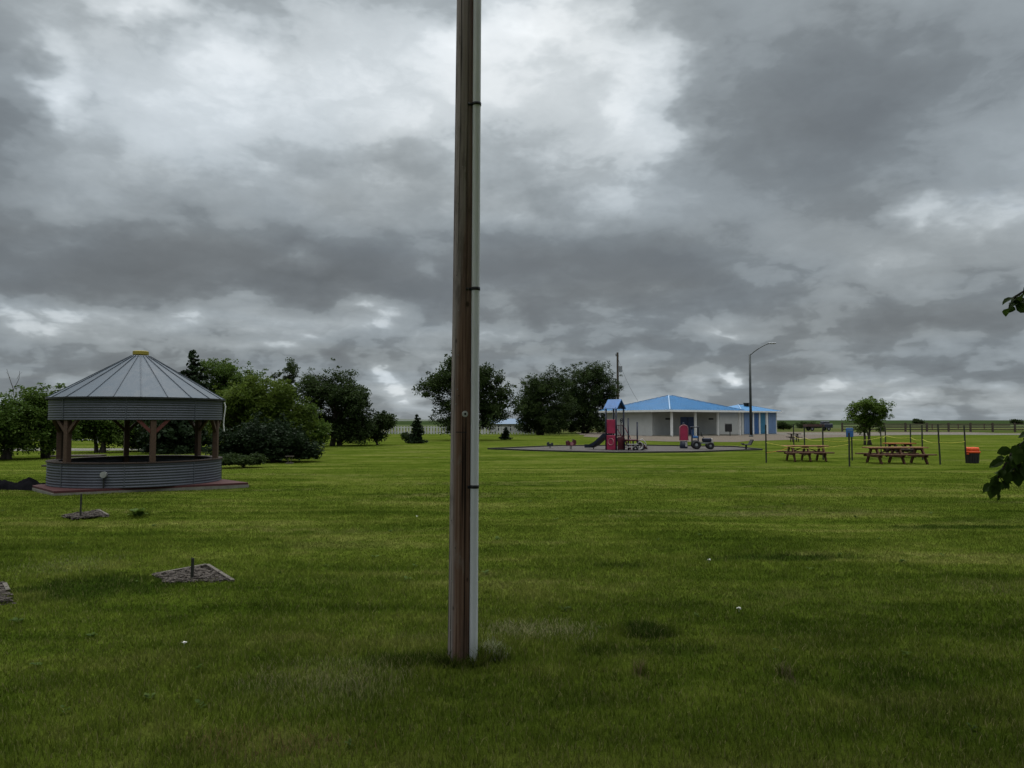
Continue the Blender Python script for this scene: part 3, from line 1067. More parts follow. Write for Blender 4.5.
def picnic_table(label, loc, rz, L, wood, top, group=None, frames=2, name='picnic_table'):
    t = thing(name, label, 'picnic table', loc, rz, group)
    for y in (-.30, -.10, .10, .30):
        pass
    tp = MB()
    for y in (-.292, -.146, 0, .146, .292):
        tp.box((0, y, 0.735), (L, 0.138, 0.05), bev=.004)
    tp.build('tabletop', top, t)
    for s in (-1, 1):
        se = MB()
        for y in (-.074, .074):
            se.box((0, s * .70 + y, 0.43), (L * 1.06, 0.138, 0.055), bev=.004)
        se.build('bench', wood, t)
    xs = np.linspace(-L / 2 + .32, L / 2 - .32, frames)
    for x in xs:
        fr = MB()
        fr.bar((x, -.80, 0.365), (x, .80, 0.365), 0.045, 0.125)
        fr.bar((x, -.32, 0.68), (x, .32, 0.68), 0.04, 0.07)
        fr.build('cross_beam', wood, t)
        for s in (-1, 1):
            lg = MB()
            lg.bar((x + .053, s * .22, 0.70), (x + .053, s * .66, 0.0), 0.06, 0.14)
            lg.build('leg', wood, t)
    for s in (-1, 1):
        br = MB()
        br.bar((s * (L / 2 - .34), 0, 0.40), (s * .12, 0, 0.66), 0.07, 0.04)
        br.build('brace', wood, t)
    return t


picnic_table('dark weathered picnic table half hidden behind the left side of the gazebo', (bp.x + .75, bp.y + .9, 0), R(8), 1.6, M['dark_wood'], M['dark_wood'])


def make_tarp():
    c = G(13, 490)
    n, m = 30, 14
    rr = random.Random(9)
    vs, fs = [], []
    hs = [[rr.uniform(0.55, 1.0) for _ in range(m + 1)] for _ in range(n + 1)]
    for i in range(n + 1):
        for k in range(m + 1):
            u, v_ = i / n * 2 - 1, k / m * 2 - 1
            e = max(0, 1 - (abs(u) ** 3 + abs(v_) ** 3))
            z = 0.32 * e ** 0.6 * (0.75 + .25 * math.sin(u * 7 + v_ * 3) + .1 * math.sin(u * 17 - v_ * 9)) * hs[i][k] ** .4
            vs.append((u * 0.85 + .04 * math.sin(v_ * 5), v_ * 0.5 + .05 * math.sin(u * 6), z))
    for i in range(n):
        for k in range(m):
            q = i * (m + 1) + k
            fs.append((q, q + m + 1, q + m + 2, q + 1))
    mb = MB()
    mb.add(vs, fs)
    o = mb.build('tarp_heap', M['tarp'], loc=(c.x, c.y + .35, 0.0), smooth=True)
    return tag(o, 'crumpled heap of black tarpaulin on the grass left of the gazebo', 'tarp')


make_tarp()


# ------------------------------------------------------------------ trees
def leaf_cloud(name, parent, pts, size, mat, seed, droop=0.0, aspect=1.7, nrm=None):
    """diamond leaves at the given points (numpy arrays)"""
    r = np.random.default_rng(seed)
    n = len(pts)
    d = r.normal(size=(n, 3))
    d[:, 2] = d[:, 2] * 0.6 - droop
    d /= np.linalg.norm(d, axis=1)[:, None]
    s = r.normal(size=(n, 3))
    s -= (s * d).sum(1)[:, None] * d
    s /= np.linalg.norm(s, axis=1)[:, None]
    sz = size * r.uniform(0.6, 1.35, n)[:, None]
    a = pts - d * sz * aspect * .5
    c = pts + d * sz * aspect * .5
    b = pts + s * sz * .5 - d * sz * .1
    e = pts - s * sz * .5 - d * sz * .1
    co = np.stack([a, b, c, e], 1).reshape(-1, 3)
    me = bpy.data.meshes.new(name)
    me.vertices.add(n * 4)
    me.vertices.foreach_set('co', co.ravel())
    me.loops.add(n * 4)
    me.loops.foreach_set('vertex_index', np.arange(n * 4, dtype=np.int32))
    me.polygons.add(n)
    me.polygons.foreach_set('loop_start', np.arange(0, n * 4, 4, dtype=np.int32))
    me.update()
    me.materials.append(mat)
    o = bpy.data.objects.new(name, me)
    COL.objects.link(o)
    if parent:
        o.parent = parent
    return o


def limb(mb, a, b, r0, r1, rr, n=6, sag=0.12, k=5):
    a, b = Vector(a), Vector(b)
    L = (b - a).length
    off = Vector((rr.uniform(-1, 1), rr.uniform(-1, 1), rr.uniform(.2, 1))) * L * sag
    pts = []
    for i in range(k + 1):
        f = i / k
        pts.append(a.lerp(b, f) + off * math.sin(math.pi * f) + Vector((rr.uniform(-1, 1), rr.uniform(-1, 1), 0)) * L * .015)
    mb.tube(pts, [r0 + (r1 - r0) * (i / k) ** .8 for i in range(k + 1)], n)
    return pts


def tree(name, label, px, pyb, Y, lobes, leaves, size, mat, seed, trunk=0.16, clump=0.42, stems=1, cat='tree', group=None, per=46, wisps=40, spread=0.6, fork=0.35):
    """lobes: (px, py, half-width px, half-height px) of each crown mass, at the tree's own distance"""
    rr = random.Random(seed)
    nr = np.random.default_rng(seed)
    leaves, size, clump = int(leaves * 4.6), size * .50, clump * .62
    s = Y / F
    bx = X(px, Y)
    t = thing(name, label, cat, (bx, Y, 0), group=group)
    vol = [w * w * h for (_, _, w, h) in lobes]
    tot = sum(vol)
    pts, tips = [], []
    for (lx, ly, w, h), v in zip(lobes, vol):
        c = np.array([X(lx, Y) - bx, 0, Z(ly, Y)])
        rad = np.array([w * s, w * s * 0.85, h * s])
        nc = max(5, int(leaves / per * v / tot))
        # each mass is a heap of smaller boughs, so the outline is uneven and lets sky through
        ns = max(6, int(6 + w / 2.6))
        sd = nr.normal(size=(ns, 3))
        sd /= np.linalg.norm(sd, axis=1)[:, None]
        sc_ = c + sd * rad * nr.uniform(.2, .88, ns)[:, None]
        sr = rad[None, :].mean() * nr.uniform(.30, .52, ns)
        pick = nr.choice(ns, nc, p=sr ** 2 / (sr ** 2).sum())
        d = nr.normal(size=(nc, 3))
        d /= np.linalg.norm(d, axis=1)[:, None]
        cc = sc_[pick] + d * sr[pick][:, None] * np.array([1.15, 1.15, .85]) * (nr.uniform(0.1, 1.0, nc) ** .45)[:, None]
        # sprigs that poke out of the outline
        nw = max(2, int(wisps * w / 30))
        dw = nr.normal(size=(nw, 3))
        dw[:, 2] = np.abs(dw[:, 2]) * 1.1
        dw /= np.linalg.norm(dw, axis=1)[:, None]
        pw_ = nr.integers(0, ns, nw)
        dw[:, 2] += .35
        cw = sc_[pw_] + dw * sr[pw_][:, None] * nr.uniform(1.0, 1.3, nw)[:, None]
        for q_, sc, k in ((cc, 1.0, per), (cw, 0.5, per // 2)):
            for p in q_:
                if p[2] < 0.25:
                    continue
                cs = clump * sc * nr.uniform(.6, 1.3)
                m = int(k * nr.uniform(.6, 1.3))
                pts.append(p + np.clip(nr.normal(size=(m, 3)), -1.7, 1.7) * np.array([cs, cs, cs * .7]))
                tips.append(p)
    pts = np.concatenate(pts)
    pts = pts[pts[:, 2] > 0.12]
    # trunk and limbs reach into the crown clumps
    mb = MB()
    top = max(Z(ly, Y) for (_, ly, _, _) in lobes)
    for k in range(stems):
        off = Vector(((k - (stems - 1) / 2) * trunk * 2.4, rr.uniform(-.2, .2) if stems > 1 else 0, 0))
        lobe = lobes[k % len(lobes)]
        ctr = Vector((X(lobe[0], Y) - bx, 0, Z(lobe[1], Y)))
        tp = limb(mb, off + Vector((0, 0, -.1)), off * .5 + Vector((ctr.x * .55, 0, max(fork * 2 * ctr.z, ctr.z * .9))), trunk * 1.2, trunk * .45, rr, 9, .04, 8)
        idx = list(range(len(tips)))
        rr.shuffle(idx)
        for i in idx[:int(26 / stems)]:
            q = tips[i]
            st = tp[rr.randint(3, len(tp) - 1)]
            limb(mb, st, q, trunk * .30, trunk * .05, rr, 5, .10)
    mb.build('trunk', M['bark'], t, True)
    leaf_cloud('crown', t, pts, size, mat, seed + 100)
    return t


def spruce(label, px, pyb, Y, pyt, hw, seed, n=5000, size=.12, name='spruce_tree', group=None):
    nr = np.random.default_rng(seed)
    rr = random.Random(seed)
    s = Y / F
    bx = X(px, Y)
    top, rad = Z(pyt, Y), hw * s
    t = thing(name, label, 'spruce', (bx, Y, 0), group=group)
    mb = MB()
    mb.tube([(0, 0, -.1), (0, 0, top * .5), (0, 0, top)], [max(.05, top * .022), top * .014, .012], 8)
    pts = []
    tiers = int(max(9, top / .28))
    for k in range(tiers):
        f = k / (tiers - 1)
        z = top * (.10 + .88 * f)
        rl = rad * (1 - f) ** .72 * (.75 + .5 * rr.random()) + .10
        nb = max(4, int(9 * (1 - f) + 4))
        for b in range(nb):
            a = rr.uniform(0, 6.283)
            L = rl * rr.uniform(.65, 1.12)
            m = int(max(5, n / (tiers * 9) * L / rad * 2))
            u = nr.uniform(.12, 1, m)
            x, y = np.cos(a) * u * L, np.sin(a) * u * L
            zz = z - .22 * L * u + .10 * L * u * u
            pts.append(np.stack([x, y, zz], 1) + nr.normal(size=(m, 3)) * np.array([.06, .06, .04]) * (1 + L))
            if b % 2 == 0:
                mb.tube([(0, 0, z), (math.cos(a) * L * .9, math.sin(a) * L * .9, z - .16 * L)], [.018, .006], 4)
    mb.build('trunk', M['bark'], t)
    p = np.concatenate(pts)
    p = p[p[:, 2] > .05]
    leaf_cloud('crown', t, p, size, M['leaf_spruce'], seed + 1, droop=.3, aspect=2.2)
    return t


TG = 'trees along the far side of the lawn'
# left orchard group
tree('apple_tree', 'bushy mid green tree at the left border of the photo', 2, 462, 38, [(-14, 425, 40, 34), (22, 418, 30, 25), (0, 440, 20, 14), (24, 444, 14, 10)], 5200, .17, M['leaf_apple'], 21, .14, .34, stems=3, group=TG)
tree('apple_tree', 'rounded green tree with a lighter top just left of the gazebo roof', 46, 460, 39, [(40, 410, 22, 22), (56, 422, 18, 22), (34, 426, 16, 14), (54, 444, 10, 10)], 4200, .17, M['leaf_apple'], 22, .12, .34, stems=2, group=TG)
tree('apple_tree', 'small leaning tree with grey trunks seen through the open left bay of the gazebo', 101, 455, 46, [(90, 428, 22, 16), (112, 432, 16, 16), (100, 416, 24, 12)], 3600, .17, M['leaf_apple'], 23, .13, .32, stems=3, group=TG)
tree('apple_tree', 'dark tree behind the gazebo right of its centre post', 150, 456, 48, [(150, 425, 26, 30), (140, 440, 20, 16)], 3400, .18, M['leaf_elm'], 24, .13, .34, stems=2, group=TG)
# bare snag
sg = G(13, 456)
snag = MB()
rr = random.Random(5)
sY = 41.5
for (x0, y0, x1, y1, r) in ((14, 420, 13, 388, .035), (13, 388, 7, 369, .022), (13, 390, 20, 371, .020), (17, 379, 22, 372, .010), (10, 378, 6, 372, .010), (14, 400, 18, 386, .014)):
    limb(snag, at(x0, y0, sY) - Vector((X(13, sY), sY, 0)), at(x1, y1, sY) - Vector((X(13, sY), sY, 0)), r, r * .35, rr, 5, .05)
limb(snag, (0, 0, -.1), at(14, 420, sY) - Vector((X(13, sY), sY, 0)), .07, .035, rr, 6, .03)
tag(snag.build('bare_snag', M['bark'], loc=(X(13, sY), sY, 0)), 'thin bare dead branches sticking up above the bushes at far left', 'dead tree')
# conifers and tall group right of gazebo
spruce('dark spruce whose pointed top shows just right of the gazebo roof', 192, 450, 50, 350, 28, 31, 6500, .15, group=TG)
spruce('dark spruce filling the right bay of the gazebo behind the posts', 176, 455, 45, 392, 34, 32, 5500, .15, group=TG)
tree('ash_tree', 'tall olive green tree rising right of the spruce top', 228, 452, 52, [(225, 378, 26, 22), (250, 388, 22, 20), (212, 395, 20, 24), (235, 410, 34, 26)], 6500, .17, M['leaf_apple'], 41, .18, .34, group=TG)
tree('ash_tree', 'slender wispy tree with a feathery dark top leaning right above the yellow green shrub', 284, 448, 54, [(291, 368, 11, 11), (281, 379, 12, 10), (285, 395, 16, 18), (276, 410, 18, 18)], 2600, .15, M['leaf_elm'], 42, .12, .24, group=TG, wisps=16)
tree('tall_shrub', 'broad yellow green shrub mass between the gazebo and the dark elm', 258, 460, 39.5, [(245, 408, 36, 20), (280, 412, 26, 20), (240, 430, 32, 20), (290, 430, 20, 18), (265, 395, 30, 16), (300, 415, 14, 18)], 7800, .17, M['leaf_light'], 43, .12, .34, stems=3, cat='shrub', group=TG)
tree('tall_shrub', 'dark dense evergreen shrub at the foot of the yellow green shrub', 278, 463, 36, [(265, 442, 34, 20), (295, 446, 22, 16), (240, 448, 26, 16), (308, 455, 14, 8), (270, 455, 34, 7)], 9000, .16, M['leaf_spruce'], 44, .08, .30, stems=3, cat='shrub', group=TG)
tree('low_juniper', 'low spreading juniper mound on the lawn right of the gazebo', 245, 468, 31.4, [(243, 463, 24, 5.5), (230, 461, 12, 6), (258, 464.5, 10, 3.5)], 8000, .12, M['leaf_elm'], 45, .04, .14, cat='shrub', wisps=6)
tree('tall_shrub', 'green thicket filling the gap between the yellow green shrub and the rounded elm', 311, 452, 50, [(306, 424, 14, 18), (318, 434, 14, 12), (300, 440, 14, 10)], 2600, .17, M['leaf_apple'], 47, .08, .3, stems=3, cat='shrub', group=TG)
tree('elm_tree', 'dark rounded elm with an uneven top, left of the small bush in mid lawn', 336, 445, 58, [(338, 392, 34, 26), (352, 405, 24, 26), (315, 392, 17, 24), (338, 425, 32, 17), (318, 420, 16, 16), (345, 437, 22, 7)], 8200, .20, M['leaf_elm'], 51, .20, .38, stems=2, group=TG, wisps=16)
tree('round_bush', 'small dark bush at the right foot of the dark rounded elm', 378, 444, 60, [(378, 428, 15, 13), (362, 432, 14, 10), (386, 422, 10, 10)], 2600, .18, M['leaf_elm'], 52, .08, .30, stems=2, cat='bush', group=TG)
spruce('small young spruce left of the wooden pole', 417, 443, 64, 415, 8, 53, 2000, .13, group=TG)
tree('round_bush', 'tiny round dark bush beside the young spruce', 406, 442, 66, [(406, 437, 6.5, 5)], 600, .15, M['leaf_elm'], 59, .05, .2, cat='bush', wisps=3)
tree('elm_tree', 'large dark elm partly hidden by the wooden pole', 464, 440, 74, [(470, 388, 34, 30), (442, 385, 20, 26), (497, 396, 20, 22), (430, 392, 13, 9), (492, 412, 30, 14), (446, 414, 18, 17), (466, 428, 22, 12), (455, 372, 18, 18), (485, 378, 16, 16)], 9500, .24, M['leaf_elm'], 54, .28, .44, group=TG, wisps=16)
tree('elm_tree', 'loose dark tree with see-through gaps left of the densest elm', 540, 438, 100, [(542, 392, 20, 22), (528, 402, 15, 16), (545, 420, 22, 17), (556, 380, 16, 15), (536, 430, 16, 9), (560, 412, 16, 18), (526, 415, 14, 16), (540, 405, 24, 26), (530, 428, 14, 10), (552, 428, 14, 10)], 10500, .24, M['leaf_elm'], 55, .24, .44, stems=2, group=TG, wisps=16)
tree('elm_tree', 'densest dark elm standing beside the play tower and blue roof', 585, 438, 112, [(588, 388, 28, 27), (606, 398, 19, 24), (572, 400, 20, 28), (585, 418, 30, 19), (600, 378, 14, 12), (570, 428, 18, 10), (552, 428, 16, 10), (592, 431, 18, 8), (566, 405, 16, 20), (604, 415, 18, 14), (611, 398, 16, 20), (596, 376, 20, 14), (580, 395, 30, 30), (600, 424, 18, 12), (560, 420, 18, 16)], 17000, .24, M['leaf_elm'], 56, .26, .44, stems=2, group=TG, wisps=16)
spruce('tiny dark conifer in front of the white picket fence', 505.5, 440, 76, 428, 4, 57, 700, .12, group=TG)
tree('young_tree', 'small bright green tree standing alone beyond the picnic tables', 867, 445, 60, [(866, 408, 20, 10), (876, 416, 12, 10), (852, 417, 8, 8), (866, 419, 17, 7), (862, 432, 6.5, 7), (881, 428, 5, 4)], 3300, .15, M['leaf_young'], 61, .09, .24, stems=3, wisps=9)

# distant shrubs on the plain
for i, (px, Y, top, hw, lab) in enumerate(((783, 150, 419.5, 6, 'dark round shrub on the plain just right of the blue doors'),
                                           (806, 170, 420.0, 9, 'wide dark shrub on the plain behind the parked truck'),
                                           (918, 420, 418.4, 3.6, 'distant dark tree clump on the horizon, centre of the right plain'),
                                           (1017, 400, 418.2, 3.2, 'distant tree clump on the horizon near the right border'))):
    h = (Z(top, Y)) / (Y / F)
    cy_ = top + h * .5
    tree('distant_shrub', lab, px, 0, Y, [(px, cy_ + h * .12, hw * 1.25, h * .36), (px + hw * .9, cy_ + h * .2, hw * .8, h * .25)], 1500, Y * .0014, M['leaf_elm'], 70 + i, .1, Y * .0026, cat='shrub', per=24, wisps=2)


# ------------------------------------------------------------------ buildings
def hip_roof(mb, c00, ex, ey, Ex, Ey, ze, zr, th=.16):
    """c00 corner, ex/ey unit side vectors, Ex/Ey lengths"""
    c = [c00, c00 + ex * Ex, c00 + ex * Ex + ey * Ey, c00 + ey * Ey]
    if Ex >= Ey:
        r0 = c00 + ex * (Ey / 2) + ey * (Ey / 2)
        r1 = c00 + ex * (Ex - Ey / 2) + ey * (Ey / 2)
        faces = [(0, 1, 5, 4), (1, 2, 5), (2, 3, 4, 5), (3, 0, 4)]
    else:
        r0 = c00 + ex * (Ex / 2) + ey * (Ex / 2)
        r1 = c00 + ex * (Ex / 2) + ey * (Ey - Ex / 2)
        faces = [(0, 1, 4), (1, 2, 5, 4), (2, 3, 5), (3, 0, 4, 5)]
    vs = [(p.x, p.y, ze) for p in c] + [(r0.x, r0.y, zr), (r1.x, r1.y, zr)]
    mb.add(vs, faces)
    return c, Vector((r0.x, r0.y, zr)), Vector((r1.x, r1.y, zr))


AL = R(56)
EL = Vector((-math.cos(AL), math.sin(AL), 0))   # along the left face, away from the viewer
ER = Vector((math.sin(AL), math.cos(AL), 0))    # along the right face


def wall(mb, a, b, z0, z1, th=.2):
    a, b = Vector(a), Vector(b)
    d = (b - a).normalized()
    c = (a + b) / 2
    mb.box((c.x, c.y, (z0 + z1) / 2), ((b - a).length, th, z1 - z0), rz=math.atan2(d.y, d.x))


def make_pavilion():
    c0 = Vector((X(670, 91), 91, 0))
    t = thing('pavilion', 'white park building with blue hipped roof and a columned porch facing right', 'building', c0)
    E, E2 = 13.25, 13.95
    ze, zr = Z(409.6, 91), Z(395.6, 100.2)
    o = Vector((0, 0, 0))
    rf = MB()
    c, r0, r1 = hip_roof(rf, o, EL, ER, E, E2, ze, zr)
    ro = rf.build('roof', M['roof_blue'], t)
    # standing seams
    sm = MB()
    for side in range(2):
        ex, ey = (ER, EL) if side == 0 else (EL, ER)
        Es = E2 if side == 0 else E
        for k in range(1, 26):
            u = Es * k / 26
            L = min(u, Es - u, E / 2)
            a = ex * u
            b = ex * u + ey * L
            sm.bar((a.x, a.y, ze + .03), (b.x, b.y, ze + (zr - ze) * L / (E / 2) + .03), .04, .05)
    sm.build('standing_seams', M['roof_blue'], ro)
    for i in range(4):
        h = MB()
        a = Vector((c[i].x, c[i].y, ze + .04))
        h.bar(a, (r0 if i < 2 else r1) + Vector((0, 0, .06)), .13, .05)
        h.build('hip_cap', M['cap_blue'] if i == 0 else M['roof_blue'], ro)
    fa = MB()
    for i in range(4):
        a, b = c[i], c[(i + 1) % 4]
        wall(fa, a, b, ze - .26, ze - .012, .08)
    fa.build('fascia', M['white_paint'], t)
    so = MB()
    so.add([(p.x * .998, p.y * .998 + .01, ze - .10) for p in c], [(3, 2, 1, 0)])
    so.build('soffit', M['wall_white'], t)
    ov, PD = .75, 3.4
    zt = ze - .102
    A = EL * (PD + .3) + ER * ov          # left face, start of the enclosed part
    B = EL * (E - ov) + ER * ov
    C_ = EL * (E - ov) + ER * (E2 - ov)
    D = EL * (PD + .3) + ER * (E2 - ov)
    w = MB()
    wall(w, A, B, 0, zt)
    wall(w, B, C_, 0, zt)
    wall(w, C_, D, 0, zt)
    w.build('outer_wall', M['wall_white'], t)
    pw = MB()
    wall(pw, A + ER * .102, D - ER * .102, 0, zt)
    pw.build('porch_wall', M['wall_porch'], t)
    fl = MB()
    fl.prism([(p.x, p.y) for p in (EL * .45 + ER * .45, EL * (PD + .15) + ER * .45, EL * (PD + .15) + ER * (E2 - .45), EL * .45 + ER * (E2 - .45))][::-1], 0, .10)
    fl.build('porch_floor', M['concrete'], t)
    for k in range(4):
        p = EL * .55 + ER * (.85 + (E2 - 1.3) * k / 3)
        co = MB()
        co.box((p.x, p.y, zt / 2), (.26, .26, zt), rz=AL, bev=.01)
        cc = co.build('column', M['white_paint'], t)
    # double door in the porch wall
    def on_porch(px):
        # intersect the sight line with the porch wall front
        n = -EL
        p0 = c0 + EL * (PD + .3) - EL * .10
        d = ray(px, 425)
        k = (p0 - Vector((0, 0, H0))).dot(n) / Vector((d.x, d.y, 0)).dot(n)
        return Vector((d.x * k, d.y * k, 0)) - c0
    a, b = on_porch(680.5), on_porch(694.5)
    dr = MB()
    mid = (a + b) / 2
    wdt = (b - a).length
    Mx = Matrix.Translation(mid) @ Matrix.Rotation(math.atan2(ER.y, ER.x), 4, 'Z')
    dr.box((0, 0, 1.2), (wdt, .10, 2.4), M=Mx)
    do = dr.build('door', M['blue_dark'], t)
    dl = MB()
    dl.box((0, -.055, 1.2), (.05, .03, 2.36), M=Mx)
    dl.build('door_post', M['black'], do)
    for px in (668, 711):
        q = on_porch(px)
        v = MB()
        v.box((0, 0, 2.15), (.9, .08, .22), M=Matrix.Translation(q) @ Matrix.Rotation(math.atan2(ER.y, ER.x), 4, 'Z'))
        v.build('wall_vent', M['dark_metal'], t)
    return c0


PV = make_pavilion()


def make_annex():
    c0 = Vector((X(741.5, 103), 103, 0))
    t = thing('annex_building', 'low annex with blue doors and blue hipped roof right of the pavilion', 'building', c0)
    Lr, Ll, ov = 7.6, 6.0, .55
    ze, zr = Z(410.9, 104), Z(404.8, 108)
    rf = MB()
    o = -(EL + ER) * ov
    c, r0, r1 = hip_roof(rf, o, EL, ER, Ll + 2 * ov, Lr + 2 * ov, ze, zr)
    ro = rf.build('roof', M['roof_blue'], t)
    h = MB()
    h.bar(r0 + Vector((0, 0, .05)), r1 + Vector((0, 0, .05)), .2, .06)
    for i, r in ((0, r0), (3, r1)):
        h.bar((c[i].x, c[i].y, ze + .04), r + Vector((0, 0, .04)), .10, .04)
    h.build('ridge_sheen_cap', M['cap_blue'], ro)  # pale cap stands in for the white sheen along the roof ridge
    for f in (.30, .62):
        v = MB()
        p = r0.lerp(r1, f) - EL * .9
        zb = zr - .25
        v.box((p.x, p.y, zb + .15), (.34, .34, .5), rz=AL)
        v.box((p.x, p.y, zb + .45), (.50, .50, .10), rz=AL)
        v.build('roof_vent', M['dark_metal'], ro)
    fa = MB()
    for i in range(4):
        wall(fa, c[i], c[(i + 1) % 4], ze - .20, ze - .012, .08)
    fa.build('fascia', M['white_paint'], t)
    so = MB()
    so.add([(p.x, p.y, ze - .10) for p in c], [(3, 2, 1, 0)])
    so.build('soffit', M['wall_white'], t)
    zt = ze - .102
    A, B, C_, D = ER * 0, EL * Ll, EL * Ll + ER * Lr, ER * Lr
    w = MB()
    wall(w, A + EL * .1, B, 0, zt)
    wall(w, B, C_, 0, zt)
    wall(w, C_, D + EL * .1, 0, zt)
    wall(w, A, D, 0, zt)
    w.build('wall', M['wall_white'], t)
    Mx = Matrix.Rotation(math.atan2(ER.y, ER.x), 4, 'Z')

    def u(px):
        n = -EL
        p0 = c0 - EL * .1
        d = ray(px, 425)
        k = p0.dot(n) / Vector((d.x, d.y, 0)).dot(n)
        return (Vector((d.x * k, d.y * k, 0)) - c0).dot(ER)
    for (a, b, mat, nm, z1) in ((744, 752.2, 'blue_panel', 'wall_panel', zt - .1), (753.5, 758.2, 'blue_door', 'door', zt - .25),
                                (760.2, 765, 'teal_door', 'door', zt - .2), (768.2, 775.6, 'blue_panel', 'wall_panel', zt - .1)):
        ua, ub = u(a), u(b)
        p = MB()
        p.box(((ua + ub) / 2, -.13, z1 / 2 + .04), (ub - ua, .10, z1 - .08), M=Mx)
        n_ = max(1, int((ub - ua) / .35))
        for i in range(1, n_):
            p.box((ua + (ub - ua) * i / n_, -.185, z1 / 2 + .04), (.03, .02, z1 - .12), M=Mx)
        po = p.build(nm, M[mat], t)
        if nm == 'door':
            hd = MB()
            hd.box((ub - .14, -.20, 1.05), (.05, .05, .16), M=Mx)
            hd.build('handle', M['steel'], po)
    for px in (752.9, 759.2, 766.6):
        p = MB()
        p.box((u(px), -.16, zt / 2), (.22 if px < 760 else .38, .12, zt), M=Mx)
        p.build('door_jamb', M['white_paint'], t)


make_annex()

# black box on a post in front of the porch
bx = Vector((X(728.4, 94.0), 94.0, 0))
t = thing('litter_box', 'black box mounted on a post before the white porch wall', 'litter box', bx)
q = MB()
q.box((0, 0, 1.0), (.80, .45, .95), bev=.06)
q.build('box', M['black'], t)
q = MB()
q.box((0, 0, 1.52), (.86, .5, .06), bev=.02)
q.build('lid', M['dark_metal'], t)
q = MB()
q.box((.18, 0, .27), (.10, .10, .54))
q.build('post', M['dark_metal'], t)

# far sheds and fences on the left
def shed(label, px0, px1, Y, wall_h, ridge_h, depth, wallm, roofm, name='livestock_barn'):
    x0, x1 = X(px0, Y), X(px1, Y)
    t = thing(name, label, 'barn', ((x0 + x1) / 2, Y, 0))
    L = x1 - x0
    w = MB()
    w.box((0, depth / 2, wall_h / 2), (L - .6, depth, wall_h))
    wo = w.build('wall', wallm, t)
    n = max(3, int(L / 1.8))
    for i in range(n):
        op = MB()
        op.box((-L / 2 + .9 + (L - 1.8) * (i + .5) / n, -.02, wall_h * .45), (.55, .06, wall_h * .6))
        op.build('opening', M['glass'], wo)
    r = MB()
    e = wall_h - .02
    r.add([(-L / 2, -.5, e), (L / 2, -.5, e), (L / 2, depth / 2, ridge_h), (-L / 2, depth / 2, ridge_h), (L / 2, depth + .5, e), (-L / 2, depth + .5, e)],
          [(0, 1, 2, 3), (3, 2, 4, 5)])
    r.add([(-L / 2 + .3, 0, e), (-L / 2 + .3, depth, e), (-L / 2 + .3, depth / 2, ridge_h - .05)], [(0, 1, 2)])
    r.add([(L / 2 - .3, 0, e), (L / 2 - .3, depth, e), (L / 2 - .3, depth / 2, ridge_h - .05)], [(2, 1, 0)])
    r.build('roof', roofm, t)
    return t


shed('long low white barn with pale blue roof between the large elm and the loose tree', 489, 530, 128, 1.35, 2.25, 7, M['pale_fence'], M['roof_pale_blue'])
shed('pale blue roofed shed glimpsed between the shrub mass and the rounded elm', 300, 326, 120, 1.3, 2.0, 6, M['pale_fence'], M['roof_pale_blue'])


def rail_fence(name, label, pts, post_h, gap, mat, rails, pw=.1, rail_h=.09, pick=0.0):
    p0 = Vector((pts[0][0], pts[0][1], 0))
    t = thing(name, label, 'fence', p0)
    src = None
    rl = MB()
    for a, b in zip(pts[:-1], pts[1:]):
        a, b = Vector((*a, 0)) - p0, Vector((*b, 0)) - p0
        L = (b - a).length
        n = max(1, int(L / gap))
        for z in rails:
            rl.bar((a.x, a.y, z), (b.x, b.y, z), .04, rail_h)
        for i in range(n):
            q = a.lerp(b, i / n)
            if src is None:
                m = MB()
                m.box((0, 0, post_h / 2), (pw, pw, post_h))
                src = m.build('post', mat, t)
                src.location = q
            else:
                c = src.copy()
                COL.objects.link(c)
                c.parent = t
                c.location = q
        if pick:
            k = int(L / pick)
            d = (b - a).normalized()
            nn = Vector((d.y, -d.x, 0)) * .045
            for i in range(k):
                q = a.lerp(b, (i + .5) / k) + nn
                rl.box((q.x, q.y, post_h * .5), (pick * .55, .03, post_h * .92), rz=math.atan2(d.y, d.x))
    rl.build('pickets' if pick else 'rails', mat, t)
    return t


rail_fence('picket_fence', 'pale picket fence far across the lawn behind the elms', [(X(300, 106), 106), (X(415, 106), 106), (X(535, 104), 104)], 1.15, 2.4, M['pale_fence'], (.3, .95), pick=.42)
rail_fence('rail_fence', 'pale rail fence behind the orchard trees seen through the gazebo', [(X(-20, 62), 62), (X(135, 66), 66)], 1.2, 2.6, M['pale_fence'], (.3, .65, 1.05))
rail_fence('pasture_fence', 'long dark wooden pasture fence across the right plain', [(X(842, 128), 128), (X(1060, 122), 122)], 1.55, 3.1, M['fence_wood'], (.40, .85, 1.32), .24, .15)
rail_fence('corral_fence', 'farther reddish rail fence beyond the dark pasture fence', [(X(880, 170), 170), (X(1010, 170), 170)], 1.2, 5.5, M['truck_red'], (.35, .8), .16, .16)

